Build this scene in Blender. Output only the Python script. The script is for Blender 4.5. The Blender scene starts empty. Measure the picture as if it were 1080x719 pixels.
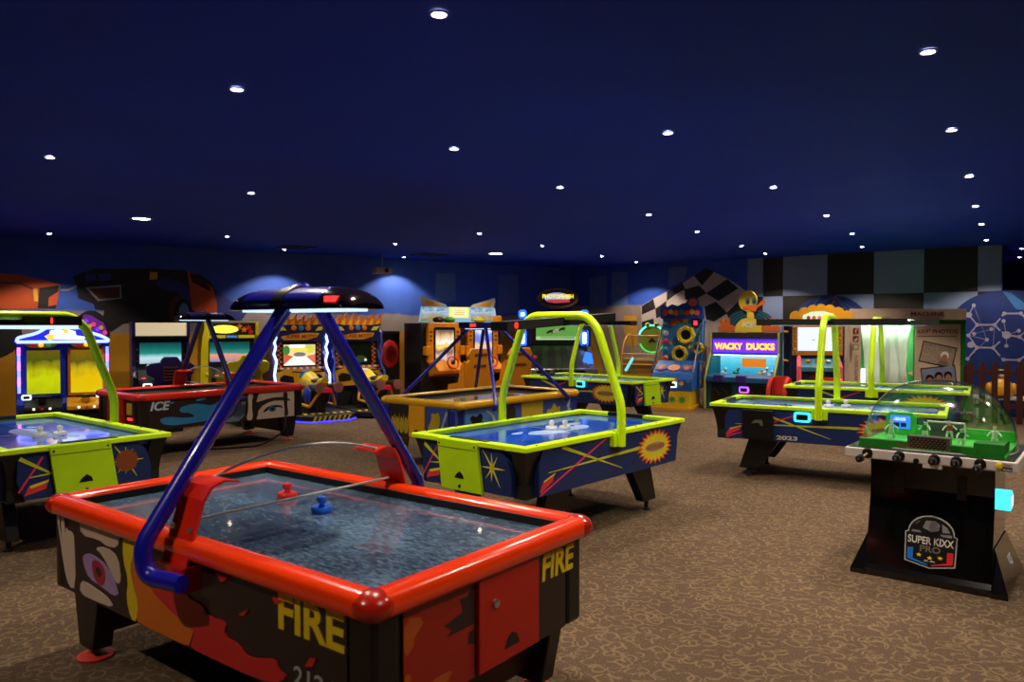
import bpy, bmesh, math, random
from math import sin, cos, pi, radians as R
from mathutils import Vector, Matrix

scene = bpy.context.scene
COL = scene.collection
random.seed(7)

# ------------------------------------------------------------------ camera
cam = bpy.data.cameras.new('camera')
cam.lens = 26.67
cam.sensor_width = 36.0
cam.clip_end = 200
cam_ob = bpy.data.objects.new('camera', cam)
COL.objects.link(cam_ob)
cam_ob.location = (0, 0, 1.7)
cam_ob.rotation_euler = (R(90 - 1.181), 0, 0)
cam.dof.use_dof = True
cam.dof.focus_distance = 6.8
cam.dof.aperture_fstop = 2.6
scene.camera = cam_ob

# ------------------------------------------------------------------ world, exposure
world = bpy.data.worlds.new('world')
scene.world = world
world.use_nodes = True
world.node_tree.nodes['Background'].inputs[0].default_value = (0.02, 0.03, 0.08, 1)
world.node_tree.nodes['Background'].inputs[1].default_value = 0.05
vs = scene.view_settings
vs.view_transform = 'Standard'
vs.look = 'None'
vs.gamma = 1
vs.use_curve_mapping = False
vs.exposure = 0.0
LAMP_W = 165.0            # every recessed ceiling lamp

# ------------------------------------------------------------------ materials
def lin(c):
    return tuple(((v / 255) / 12.92 if v / 255 <= 0.04045 else ((v / 255 + 0.055) / 1.055) ** 2.4) for v in c)

_m = {}
def M(name, rgb, rough=0.5, metal=0.0, var=0.12, scale=6.0, bump=0.0, coat=0.0, spec=0.5):
    """plain painted / plastic / metal surface with a little procedural variation"""
    if name in _m: return _m[name]
    m = bpy.data.materials.new(name); m.use_nodes = True
    nt = m.node_tree; b = nt.nodes['Principled BSDF']
    c = lin(rgb)
    tc = nt.nodes.new('ShaderNodeTexCoord')
    nz = nt.nodes.new('ShaderNodeTexNoise'); nz.inputs['Scale'].default_value = scale; nz.inputs['Detail'].default_value = 4
    nt.links.new(tc.outputs['Object'], nz.inputs['Vector'])
    rp = nt.nodes.new('ShaderNodeValToRGB')
    rp.color_ramp.elements[0].color = tuple(v * (1 - var) for v in c) + (1,)
    rp.color_ramp.elements[1].color = tuple(min(1, v * (1 + var)) for v in c) + (1,)
    nt.links.new(nz.outputs['Fac'], rp.inputs['Fac'])
    nt.links.new(rp.outputs['Color'], b.inputs['Base Color'])
    b.inputs['Roughness'].default_value = rough
    b.inputs['Metallic'].default_value = metal
    b.inputs['Specular IOR Level'].default_value = spec
    if coat: b.inputs['Coat Weight'].default_value = coat; b.inputs['Coat Roughness'].default_value = 0.08
    if bump:
        bp = nt.nodes.new('ShaderNodeBump'); bp.inputs['Strength'].default_value = bump
        nt.links.new(nz.outputs['Fac'], bp.inputs['Height']); nt.links.new(bp.outputs['Normal'], b.inputs['Normal'])
    _m[name] = m
    return m

def G(name, rgb, s=1.0, rough=0.4):
    """a surface that gives off light: neon, screen, lit sign, lamp"""
    if name in _m: return _m[name]
    m = bpy.data.materials.new(name); m.use_nodes = True
    b = m.node_tree.nodes['Principled BSDF']; c = lin(rgb)
    b.inputs['Base Color'].default_value = tuple(v * 0.5 for v in c) + (1,)
    b.inputs['Roughness'].default_value = rough
    b.inputs['Emission Color'].default_value = c + (1,)
    b.inputs['Emission Strength'].default_value = s * 1.25
    _m[name] = m
    return m

def SCREEN(name, stops, s=1.0, noise=0.25, nscale=4.0, axis='Z'):
    """lit display: soft picture made of bands blurred by noise"""
    m = bpy.data.materials.new(name); m.use_nodes = True
    nt = m.node_tree; b = nt.nodes['Principled BSDF']
    tc = nt.nodes.new('ShaderNodeTexCoord'); sp = nt.nodes.new('ShaderNodeSeparateXYZ')
    nz = nt.nodes.new('ShaderNodeTexNoise'); nz.inputs['Scale'].default_value = nscale; nz.inputs['Detail'].default_value = 3
    ma = nt.nodes.new('ShaderNodeMath'); ma.operation = 'MULTIPLY_ADD'; ma.inputs[1].default_value = noise
    sb = nt.nodes.new('ShaderNodeMath'); sb.operation = 'SUBTRACT'; sb.inputs[1].default_value = noise * 0.5
    rp = nt.nodes.new('ShaderNodeValToRGB')
    nt.links.new(tc.outputs['Generated'], sp.inputs[0]); nt.links.new(tc.outputs['Generated'], nz.inputs['Vector'])
    nt.links.new(nz.outputs['Fac'], ma.inputs[0]); nt.links.new(sp.outputs[axis], ma.inputs[2])
    nt.links.new(ma.outputs[0], sb.inputs[0]); nt.links.new(sb.outputs[0], rp.inputs['Fac'])
    cr = rp.color_ramp
    while len(cr.elements) < len(stops): cr.elements.new(0.5)
    for e, (p, c) in zip(cr.elements, stops): e.position = p; e.color = lin(c) + (1,)
    b.inputs['Base Color'].default_value = (0.01, 0.01, 0.012, 1); b.inputs['Roughness'].default_value = 0.15
    nt.links.new(rp.outputs['Color'], b.inputs['Emission Color']); b.inputs['Emission Strength'].default_value = s * 1.25
    return m

def CLEAR(name, tint=(1, 1, 1), gloss=1.0, base=0.03, rough=0.03):
    """thin clear acrylic: see-through with fresnel reflections"""
    m = bpy.data.materials.new(name); m.use_nodes = True
    nt = m.node_tree; nt.nodes.remove(nt.nodes['Principled BSDF'])
    out = nt.nodes['Material Output']
    tr = nt.nodes.new('ShaderNodeBsdfTransparent'); tr.inputs[0].default_value = tint + (1,)
    gl = nt.nodes.new('ShaderNodeBsdfGlossy'); gl.inputs['Roughness'].default_value = rough
    lw = nt.nodes.new('ShaderNodeLayerWeight'); lw.inputs[0].default_value = 0.5
    pw = nt.nodes.new('ShaderNodeMath'); pw.operation = 'POWER'; pw.inputs[1].default_value = 4.0; nt.links.new(lw.outputs['Facing'], pw.inputs[0])
    ml = nt.nodes.new('ShaderNodeMath'); ml.operation = 'MULTIPLY_ADD'; ml.inputs[1].default_value = gloss * 0.6; ml.inputs[2].default_value = base
    mx = nt.nodes.new('ShaderNodeMixShader')
    nt.links.new(pw.outputs[0], ml.inputs[0]); nt.links.new(ml.outputs[0], mx.inputs[0])
    nt.links.new(tr.outputs[0], mx.inputs[1]); nt.links.new(gl.outputs[0], mx.inputs[2]); nt.links.new(mx.outputs[0], out.inputs[0])
    return m

def carpet_mat():
    m = bpy.data.materials.new('carpet'); m.use_nodes = True
    nt = m.node_tree; N = nt.nodes.new; K = nt.links.new; b = nt.nodes['Principled BSDF']
    tc = N('ShaderNodeTexCoord')
    def curls(scale, shift, seed):
        """open rings of yarn scattered over the pile"""
        nz = N('ShaderNodeTexNoise'); nz.inputs['Scale'].default_value = 9.0; nz.inputs['Detail'].default_value = 0.5
        K(tc.outputs['Object'], nz.inputs['Vector'])
        vm = N('ShaderNodeVectorMath'); vm.operation = 'MULTIPLY_ADD'; vm.inputs[1].default_value = (0.07, 0.07, 0.0)
        K(nz.outputs['Color'], vm.inputs[0]); K(tc.outputs['Object'], vm.inputs[2])
        sh = N('ShaderNodeVectorMath'); sh.operation = 'ADD'; sh.inputs[1].default_value = shift; K(vm.outputs[0], sh.inputs[0])
        vo = N('ShaderNodeTexVoronoi'); vo.voronoi_dimensions = '2D'; vo.inputs['Scale'].default_value = scale; vo.inputs['Randomness'].default_value = 0.8
        K(sh.outputs[0], vo.inputs['Vector'])
        su = N('ShaderNodeMath'); su.operation = 'SUBTRACT'; su.inputs[1].default_value = 0.36; K(vo.outputs['Distance'], su.inputs[0])
        ab = N('ShaderNodeMath'); ab.operation = 'ABSOLUTE'; K(su.outputs[0], ab.inputs[0])
        ln = N('ShaderNodeMapRange'); ln.inputs['From Min'].default_value = 0.025; ln.inputs['From Max'].default_value = 0.085
        ln.inputs['To Min'].default_value = 1; ln.inputs['To Max'].default_value = 0; K(ab.outputs[0], ln.inputs['Value'])
        brk = N('ShaderNodeTexNoise'); brk.inputs['Scale'].default_value = 13.0; K(sh.outputs[0], brk.inputs['Vector'])
        br = N('ShaderNodeMapRange'); br.inputs['From Min'].default_value = 0.44; br.inputs['From Max'].default_value = 0.52; K(brk.outputs['Fac'], br.inputs['Value'])
        mu = N('ShaderNodeMath'); mu.operation = 'MULTIPLY'; K(ln.outputs[0], mu.inputs[0]); K(br.outputs[0], mu.inputs[1])
        return mu
    c1 = curls(10.5, (0, 0, 0), 1); c2 = curls(9.0, (3.37, 1.91, 0), 2)
    mu = N('ShaderNodeMath'); mu.operation = 'MAXIMUM'; K(c1.outputs[0], mu.inputs[0]); K(c2.outputs[0], mu.inputs[1])
    pile = N('ShaderNodeTexNoise'); pile.inputs['Scale'].default_value = 130; pile.inputs['Detail'].default_value = 2
    K(tc.outputs['Object'], pile.inputs['Vector'])
    pr = N('ShaderNodeValToRGB'); pr.color_ramp.elements[0].color = lin((68, 55, 45)) + (1,); pr.color_ramp.elements[1].color = lin((108, 87, 69)) + (1,)
    pr.color_ramp.elements[0].position = 0.3; pr.color_ramp.elements[1].position = 0.7
    K(pile.outputs['Fac'], pr.inputs['Fac'])
    mx = N('ShaderNodeMix'); mx.data_type = 'RGBA'
    K(mu.outputs[0], mx.inputs['Factor']); K(pr.outputs['Color'], mx.inputs[6]); mx.inputs[7].default_value = lin((122, 102, 77)) + (1,)
    wear = N('ShaderNodeTexNoise'); wear.inputs['Scale'].default_value = 0.7; wear.inputs['Detail'].default_value = 3
    K(tc.outputs['Object'], wear.inputs['Vector'])
    wr = N('ShaderNodeMapRange'); wr.inputs['From Min'].default_value = 0.3; wr.inputs['From Max'].default_value = 0.7; wr.inputs['To Min'].default_value = 0.82; wr.inputs['To Max'].default_value = 1.1
    K(wear.outputs['Fac'], wr.inputs['Value'])
    mw = N('ShaderNodeVectorMath'); mw.operation = 'SCALE'; K(mx.outputs[2], mw.inputs[0]); K(wr.outputs[0], mw.inputs['Scale'])
    K(mw.outputs[0], b.inputs['Base Color'])
    b.inputs['Roughness'].default_value = 0.95; b.inputs['Specular IOR Level'].default_value = 0.1
    bp = N('ShaderNodeBump'); bp.inputs['Strength'].default_value = 0.5; bp.inputs['Distance'].default_value = 0.01
    K(pile.outputs['Fac'], bp.inputs['Height']); K(bp.outputs['Normal'], b.inputs['Normal'])
    return m

def wall_mat(name, bands, wob=0.12, nscale=1.6):
    """painted wall: bands of paint by height (height, rgb), ragged brush edges"""
    m = bpy.data.materials.new(name); m.use_nodes = True
    nt = m.node_tree; N = nt.nodes.new; K = nt.links.new; b = nt.nodes['Principled BSDF']
    tc = N('ShaderNodeTexCoord'); sp = N('ShaderNodeSeparateXYZ'); K(tc.outputs['Object'], sp.inputs[0])
    nz = N('ShaderNodeTexNoise'); nz.inputs['Scale'].default_value = nscale; nz.inputs['Detail'].default_value = 5
    K(tc.outputs['Object'], nz.inputs['Vector'])
    ma = N('ShaderNodeMath'); ma.operation = 'MULTIPLY_ADD'; ma.inputs[1].default_value = wob * 2; K(nz.outputs['Fac'], ma.inputs[0]); K(sp.outputs['Z'], ma.inputs[2])
    sc = N('ShaderNodeMath'); sc.operation = 'MULTIPLY'; sc.inputs[1].default_value = 0.25; K(ma.outputs[0], sc.inputs[0])
    rp = N('ShaderNodeValToRGB'); K(sc.outputs[0], rp.inputs['Fac'])
    cr = rp.color_ramp
    stops = []
    for i, (h, c) in enumerate(bands):
        if i == 0: stops.append((0.0, c))
        else:
            stops.append(((h + wob) / 4 - 0.006, bands[i - 1][1])); stops.append(((h + wob) / 4 + 0.006, c))
    if len(stops) == 1: stops.append((1.0, stops[0][1]))
    while len(cr.elements) < len(stops): cr.elements.new(0.5)
    for e, (p, c) in zip(cr.elements, stops): e.position = min(1, p); e.color = lin(c) + (1,)
    n2 = N('ShaderNodeTexNoise'); n2.inputs['Scale'].default_value = 3.0; n2.inputs['Detail'].default_value = 6; K(tc.outputs['Object'], n2.inputs['Vector'])
    mr = N('ShaderNodeMapRange'); mr.inputs['To Min'].default_value = 0.75; mr.inputs['To Max'].default_value = 1.2; K(n2.outputs['Fac'], mr.inputs['Value'])
    vm = N('ShaderNodeVectorMath'); vm.operation = 'SCALE'; K(rp.outputs['Color'], vm.inputs[0]); K(mr.outputs[0], vm.inputs['Scale'])
    K(vm.outputs[0], b.inputs['Base Color']); b.inputs['Roughness'].default_value = 0.7; b.inputs['Specular IOR Level'].default_value = 0.25
    return m

# ------------------------------------------------------------------ mesh helpers
class MB:
    def __init__(self): self.v = []; self.f = []
    def add(self, vs, fs):
        o = len(self.v); self.v += [tuple(p) for p in vs]; self.f += [tuple(i + o for i in f) for f in fs]; return self
    def box(self, x0, x1, y0, y1, z0, z1, tx=0, ty=0):
        """box; tx, ty narrow the bottom on each side"""
        v = [(x0 + tx, y0 + ty, z0), (x1 - tx, y0 + ty, z0), (x1 - tx, y1 - ty, z0), (x0 + tx, y1 - ty, z0), (x0, y0, z1), (x1, y0, z1), (x1, y1, z1), (x0, y1, z1)]
        return self.add(v, [(0, 3, 2, 1), (4, 5, 6, 7), (0, 1, 5, 4), (1, 2, 6, 5), (2, 3, 7, 6), (3, 0, 4, 7)])
    def prism(self, poly, fn, d0, d1):
        """closed outline poly [(u, w)] pushed from depth d0 to d1; fn(u, w, d) -> point"""
        a = sum(poly[i][0] * poly[(i + 1) % len(poly)][1] - poly[(i + 1) % len(poly)][0] * poly[i][1] for i in range(len(poly)))
        if a < 0: poly = poly[::-1]
        n = len(poly)
        v = [fn(u, w, d0) for u, w in poly] + [fn(u, w, d1) for u, w in poly]
        return self.add(v, [tuple(range(n))[::-1], tuple(range(n, 2 * n))] + [(i, (i + 1) % n, n + (i + 1) % n, n + i) for i in range(n)])
    def tube(self, pts, r, n=10, closed=False, r2=None):
        pts = [Vector(p) for p in pts]; m = len(pts); rings = []
        up = None
        for i, p in enumerate(pts):
            if closed: t = (pts[(i + 1) % m] - pts[i - 1])
            else: t = (pts[min(i + 1, m - 1)] - pts[max(i - 1, 0)])
            t.normalize()
            if up is None:
                up = Vector((0, 0, 1)) if abs(t.z) < 0.9 else Vector((1, 0, 0))
            a = up - t * up.dot(t)
            if a.length < 1e-5: a = Vector((1, 0.3, 0)) - t * t.dot(Vector((1, 0.3, 0)))
            a.normalize(); bb = t.cross(a); up = a
            rr = r if r2 is None else r + (r2 - r) * i / (m - 1)
            rings.append([p + (a * cos(2 * pi * k / n) + bb * sin(2 * pi * k / n)) * rr for k in range(n)])
        vs = [q for rg in rings for q in rg]; fs = []
        for i in range(m if closed else m - 1):
            j = (i + 1) % m
            for k in range(n): fs.append((i * n + k, i * n + (k + 1) % n, j * n + (k + 1) % n, j * n + k))
        if not closed: fs += [tuple(range(n))[::-1], tuple(range((m - 1) * n, m * n))]
        return self.add(vs, fs)
    def lathe(self, prof, n=20, c=(0, 0, 0), sx=1, sy=1, axis='z'):
        """profile [(radius, height)] turned about an axis through c"""
        vs = []; fs = []
        for rr, h in prof:
            for k in range(n):
                a = 2 * pi * k / n; p = (rr * cos(a) * sx, rr * sin(a) * sy, h)
                if axis == 'y': p = (p[0], -p[2], p[1])
                if axis == 'x': p = (p[2], p[0], p[1])
                vs.append((p[0] + c[0], p[1] + c[1], p[2] + c[2]))
        for i in range(len(prof) - 1):
            for k in range(n): fs.append((i * n + k, i * n + (k + 1) % n, (i + 1) * n + (k + 1) % n, (i + 1) * n + k))
        fs += [tuple(range(n))[::-1], tuple(range((len(prof) - 1) * n, len(prof) * n))]
        return self.add(vs, fs)
    def ball(self, c, rx, ry=None, rz=None, n=14, h=8):
        ry = ry or rx; rz = rz or rx; vs = [(c[0], c[1], c[2] - rz)]; fs = []
        for i in range(1, h):
            p = -pi / 2 + pi * i / h
            for k in range(n): a = 2 * pi * k / n; vs.append((c[0] + rx * cos(p) * cos(a), c[1] + ry * cos(p) * sin(a), c[2] + rz * sin(p)))
        vs.append((c[0], c[1], c[2] + rz)); e = len(vs) - 1
        for k in range(n):
            fs.append((0, 1 + (k + 1) % n, 1 + k)); fs.append((e, e - n + k, e - n + (k + 1) % n))
            for i in range(h - 2): fs.append((1 + i * n + k, 1 + i * n + (k + 1) % n, 1 + (i + 1) * n + (k + 1) % n, 1 + (i + 1) * n + k))
        return self.add(vs, fs)
    def build(self, name, mat, parent=None, smooth=False, bevel=0.0):
        me = bpy.data.meshes.new(name); me.from_pydata(self.v, [], self.f); me.update()
        if smooth: me.polygons.foreach_set('use_smooth', [True] * len(me.polygons))
        me.materials.append(mat)
        o = bpy.data.objects.new(name, me); COL.objects.link(o)
        if parent: o.parent = parent
        if bevel:
            bv = o.modifiers.new('bevel', 'BEVEL'); bv.width = bevel; bv.segments = 2; bv.limit_method = 'ANGLE'
        if smooth:
            try: me.set_sharp_from_angle(angle=R(40))
            except Exception: pass
        return o

def rounded(pts, r=0.08, n=6):
    """polyline with its corners rounded"""
    P = [Vector(p) for p in pts]; out = [P[0]]
    for i in range(1, len(P) - 1):
        a, b, c = P[i - 1], P[i], P[i + 1]; d1 = (a - b); d2 = (c - b); q = min(r, d1.length * 0.49, d2.length * 0.49)
        s, e = b + d1.normalized() * q, b + d2.normalized() * q
        for k in range(n + 1):
            t = k / n; out.append(s * (1 - t) ** 2 + b * 2 * t * (1 - t) + e * t * t)
    out.append(P[-1]); return out

def ellipse(cx, cz, rx, rz, n=24, a0=0.0, a1=2 * pi):
    full = abs(a1 - a0 - 2 * pi) < 1e-6
    return [(cx + rx * cos(a0 + (a1 - a0) * k / (n if full else n - 1)), cz + rz * sin(a0 + (a1 - a0) * k / (n if full else n - 1))) for k in range(n)]

def star(cx, cz, ro, ri, n=5, rot=pi / 2):
    return [(cx + (ro if k % 2 == 0 else ri) * cos(rot + pi * k / n), cz + (ro if k % 2 == 0 else ri) * sin(rot + pi * k / n)) for k in range(2 * n)]

def strip(p, q, w0, w1=None):
    """thin tapering stripe from p to q"""
    w1 = w0 if w1 is None else w1; d = Vector((q[0] - p[0], q[1] - p[1])); nrm = Vector((-d.y, d.x)).normalized()
    return [(p[0] + nrm.x * w0 / 2, p[1] + nrm.y * w0 / 2), (p[0] - nrm.x * w0 / 2, p[1] - nrm.y * w0 / 2), (q[0] - nrm.x * w1 / 2, q[1] - nrm.y * w1 / 2), (q[0] + nrm.x * w1 / 2, q[1] + nrm.y * w1 / 2)]

def soft(poly, n=2):
    """outline with its corners cut smooth"""
    for _ in range(n):
        o = []
        for i in range(len(poly)):
            a, b = poly[i], poly[(i + 1) % len(poly)]
            o += [(a[0] * 0.75 + b[0] * 0.25, a[1] * 0.75 + b[1] * 0.25), (a[0] * 0.25 + b[0] * 0.75, a[1] * 0.25 + b[1] * 0.75)]
        poly = o
    return poly
def rect(u0, u1, w0, w1): return [(u0, w0), (u1, w0), (u1, w1), (u0, w1)]
def rrect(u0, u1, w0, w1, r=0.03, n=4):
    o = []
    for cx, cz, a in ((u1 - r, w1 - r, 0), (u0 + r, w1 - r, pi / 2), (u0 + r, w0 + r, pi), (u1 - r, w0 + r, 3 * pi / 2)):
        o += [(cx + r * cos(a + pi / 2 * k / n), cz + r * sin(a + pi / 2 * k / n)) for k in range(n + 1)]
    return o

# faces a flat print can lie on: (u right, w up, d outward) as seen by someone facing them
def front(y): return lambda u, w, d: (u, y - d, w)
def rear(y): return lambda u, w, d: (-u, y + d, w)
def left(x): return lambda u, w, d: (x - d, -u, w)
def right(x): return lambda u, w, d: (x + d, u, w)
def top(z): return lambda u, w, d: (u, w, z + d)

def slab(name, poly, fn, mat, parent, d=0.004, d0=0.0, bevel=0.0):
    return MB().prism(poly, fn, d0, d).build(name, mat, parent, bevel=bevel)

def text(name, s, fn, u0, u1, w0, w1, mat, parent, d=0.004, d0=0.0, bold=0.0, shear=0.0, skew=0.0):
    """lettering fitted to the box u0..u1, w0..w1 on a face; skew lifts the right end"""
    cu = bpy.data.curves.new(name, 'FONT'); cu.body = s; cu.size = 1; cu.offset = bold; cu.shear = shear; cu.resolution_u = 3
    cu.extrude = 0.5
    t = bpy.data.objects.new(name, cu); COL.objects.link(t)
    bpy.context.view_layer.update()
    me = bpy.data.meshes.new_from_object(t.evaluated_get(bpy.context.evaluated_depsgraph_get()))
    bpy.data.objects.remove(t); bpy.data.curves.remove(cu)
    xs = [v.co.x for v in me.vertices]; ys = [v.co.y for v in me.vertices]
    a, b, c, e = min(xs), max(xs), min(ys), max(ys)
    for v in me.vertices:
        q = (v.co.x - a) / (b - a)
        v.co = fn(u0 + q * (u1 - u0), w0 + (v.co.y - c) / (e - c) * (w1 - w0) + skew * q, d0 + (d - d0) * (v.co.z + 0.5))
    me.materials.clear(); me.materials.append(mat)
    o = bpy.data.objects.new(name, me); COL.objects.link(o); o.parent = parent
    return o

def tag(o, label, cat, group=None):
    o['label'] = label; o['category'] = cat
    if group: o['group'] = group
    return o
def thing(name, label, cat, loc=(0, 0, 0), rz=0.0, group=None):
    o = bpy.data.objects.new(name, None); COL.objects.link(o); o.empty_display_size = 0.1
    o.location = loc; o.rotation_euler = (0, 0, R(rz)); return tag(o, label, cat, group)
def struct(name, mb, mat, parent=None, label=None):
    o = mb.build(name, mat, parent); 
    if not parent: o['kind'] = 'structure'
    if label: o['label'] = label
    return o

# palette
BLACK = M('black_plastic', (8, 8, 9), 0.35)
MATT = M('matt_black', (11, 11, 12), 0.6)
NAVY = M('navy_laminate', (18, 40, 92), 0.4)
LIME = M('lime_paint', (206, 255, 8), 0.35)
OLIVE = M('lime_door', (178, 222, 6), 0.45)
FRED = M('red_rail', (255, 62, 6), 0.2, coat=0.4)
FCAP = M('red_cap', (176, 28, 6), 0.25, coat=0.4)
DBLUE = M('blue_tube', (24, 22, 150), 0.25, coat=0.5)
NTUBE = M('navy_tube', (26, 26, 84), 0.3)
WHITE = M('white_plastic', (225, 222, 218), 0.4)
CHROME = M('steel', (190, 190, 190), 0.25, 0.9)
YEL = M('yellow_paint', (226, 196, 20), 0.4)
GOLD = M('golden_yellow', (214, 150, 20), 0.4)
ORANGE = M('orange_paint', (214, 112, 18), 0.45)
RED = M('red_paint', (196, 34, 28), 0.4)
SKIN = M('grey_skin_print', (204, 180, 160), 0.5)
BROWN = M('dark_brown_print', (40, 24, 24), 0.4)
CYAN = M('blue_print', (44, 122, 178), 0.45)
PINK = M('pink_print', (214, 40, 92), 0.45)
YPR = M('yellow_print', (206, 200, 40), 0.45)
TEAL = M('teal_laminate', (16, 84, 84), 0.4)
REDLED = G('red_led', (255, 40, 40), 2.2)
LAMPW = G('white_tube_light', (206, 230, 250), 1.0)

# ================================================================== THE ROOM
H = 3.2
A_, B_, C_ = Vector((-8.712, 12.94)), Vector((1.575, 20.04)), Vector((9.125, 14.155))
eL = (B_ - A_).normalized(); eR = (C_ - B_).normalized()
A2 = A_ - eL * 5.0
C3 = C_ + eR * 3.2
nR = Vector((-eR.y, eR.x))                      # away from the room
D1 = Vector((12.0, 19.0)); D2 = D1 + eR * 5.5
plan = [A2, B_, C_, D1, D2, Vector((14.5, -5)), Vector((-9.5, -5))]
CARPET = carpet_mat()
ceil_mat = M('ceiling_blue_paint', (13, 56, 180), 0.75, var=0.25, scale=0.8, spec=0.2)
wl_mat = wall_mat('left_wall_paint', [(0, (190, 132, 28)), (1.55, (146, 132, 128)), (1.95, (58, 88, 176))])
wr_mat = wall_mat('right_wall_paint', [(0, (150, 128, 116)), (2.2, (50, 84, 180))], 0.1, 2.2)
wd_mat = wall_mat('dark_blue_paint', [(0, (20, 40, 96))])

def flat(poly, z0, z1):
    return MB().prism([(p[0], p[1]) for p in poly], lambda u, w, d: (u, w, d), z0, z1)
struct('floor', flat(plan, -0.08, 0.0), CARPET)
struct('ceiling', flat(plan, H, H + 0.1), ceil_mat)

def wall(name, p, q, mat, z0=0.0, z1=H):
    """wall from p to q; its own x axis runs along the wall, y points away from the room"""
    d = q - p; L = d.length
    o = MB().box(0, L, 0, 0.12, z0, z1).build(name, mat)
    o.location = (p.x, p.y, 0); o.rotation_euler = (0, 0, math.atan2(d.y, d.x)); o['kind'] = 'structure'
    return o
wall_left = wall('wall_left', A2, B_, wl_mat)
wall_right = wall('wall_right', B_, C_, wr_mat)
wall_partition = wall('wall_partition', C_, C3, wd_mat, 0, 2.35)
wall('wall_recess_side', C_ + Vector((0.2, 0.26)), D1, wd_mat)
wall('wall_recess', D1, D2, wd_mat)
wall('wall_far_right', D2, Vector((14.5, -5)), wd_mat)
wall('wall_behind', Vector((14.5, -5)), Vector((-9.5, -5)), wd_mat)
wall('wall_far_left', Vector((-9.5, -5)), A2, wl_mat)

# ---- mural on the left wall (x measured from the point A_ = 5 m along the wall)
MU = lambda u, w, d: (u + 5.0, -d, w)
P_BLK = M('mural_black', (20, 17, 16), 0.6); P_ORG = M('mural_orange', (196, 76, 20), 0.55, var=0.3, scale=2); P_DBL = M('mural_blue', (42, 50, 128), 0.6)
P_GRY = M('mural_grey', (150, 140, 150), 0.6); P_RST = M('mural_rust', (92, 44, 26), 0.6); P_YEL = M('mural_yellow', (222, 170, 50), 0.6); P_LBL = M('mural_light_blue', (110, 140, 190), 0.6)
def mural(name, poly, mat, par, k=1, fn=MU): return slab(name, poly, fn, mat, par, 0.002 * k + 0.002, 0.0)
car = mural('painted_truck', [(1.07,2.57),(1.21,2.64),(1.42,2.73),(1.72,2.73),(2.28,2.77),(2.69,2.76),(2.99,2.75),(3.24,2.68),(3.42,2.55),(3.48,2.41),(3.54,2.11),(3.53,1.85),(3.28,1.8),(3.15,1.76),(2.6,1.75),(2.19,1.75),(1.87,1.73),(1.67,1.58),(1.52,1.75),(1.56,1.97),(1.41,1.99),(1.39,2.09),(1.15,2.18),(1.12,2.43)], P_BLK, wall_left)
for nm, pl, mt, k in (
    ('painted_door', [(2.98,2.75),(3.03,2.4),(3.06,2.01),(3.15,1.94),(3.53,1.84),(3.53,2.13),(3.46,2.42),(3.2,2.66)], P_ORG, 2),
    ('painted_window', [(3.03,2.71),(3.24,2.65),(3.4,2.45),(3.42,2.36),(3.07,2.53)], P_BLK, 3),
    ('painted_lamp_frame', [(1.26,2.38),(1.84,2.45),(1.85,2.19),(1.46,2.14)], P_GRY, 2),
    ('painted_lamp', [(1.32,2.36),(1.82,2.41),(1.82,2.21),(1.48,2.17)], P_RST, 3),
    ('painted_fender', [(2.4,2.51),(2.6,2.59),(2.86,2.55),(3.03,2.4),(3.04,2.03),(2.94,2.21),(2.77,2.34),(2.52,2.38)], P_DBL, 2),
    ('painted_indicator', [(2.33,2.7),(2.46,2.7),(2.45,2.57),(2.32,2.55)], P_YEL, 2),
    ('painted_vent', [(1.25,2.6),(1.42,2.63),(1.45,2.52),(1.3,2.48)], P_DBL, 2),
    ('painted_vent', [(1.47,2.62),(1.66,2.66),(1.7,2.54),(1.51,2.5)], P_DBL, 2),
    ('painted_wheel', ellipse(2.84,1.97,0.2,0.3), P_RST, 2), ('painted_tyre', ellipse(2.9,1.97,0.15,0.25), P_BLK, 3), ('painted_hub', ellipse(2.92,1.97,0.09,0.16), P_LBL, 4)):
    mural(nm, pl, mt, car, k)
for u, z, rx in ((1.35, 1.55, 0.3), (-0.15, 1.55, 0.45)):
    mural('painted_big_tyre', ellipse(u, z, rx, 0.42), P_BLK, wall_left, 0.5)
mural('painted_slope', [(3.4,2.5),(3.73,2.23),(4.1,1.95),(4.0,1.8),(3.4,1.8)], P_DBL, wall_left, 0.4)
oc = mural('painted_car', [(-2.2,2.45),(-1.2,2.6),(-0.01,2.59),(0.3,2.57),(0.61,2.5),(0.88,2.42),(0.86,2.3),(0.81,2.02),(0.61,1.99),(-0.01,1.98),(-2.2,1.95)], P_ORG, wall_left)
for nm, pl, mt in (('painted_grille', [(0.56,2.35),(0.86,2.41),(0.84,2.29),(0.7,2.19),(0.69,2.03),(0.82,2.06),(0.8,2.0),(0.53,2.0)], P_BLK), ('painted_indicator', [(0.47,2.33),(0.53,2.34),(0.54,2.12),(0.48,2.12)], P_YEL),
                   ('painted_crease', [(-0.01,2.44),(0.26,2.44),(0.47,2.35),(0.46,2.32),(0.26,2.41),(-0.01,2.42)], P_RST)):
    mural(nm, pl, mt, oc, 2)
slab('painted_cable', [(0.88,2.34),(1.0,2.35),(1.13,2.42),(1.14,2.39),(1.0,2.31),(0.88,2.31)], MU, P_GRY, wall_left)
PATCH = M('repaint_patch', (84, 110, 168), 0.7, var=0.3); PATCH2 = M('pale_patch', (104, 110, 140), 0.7, var=0.25)
for q in ([(8.43,2.92),(8.95,2.94),(8.97,2.26),(8.41,2.25)], [(10.19,2.94),(10.76,2.96),(10.79,2.01),(10.16,2.0)]):
    mural('repainted_patch', q, PATCH, wall_left, 0.5)
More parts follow.
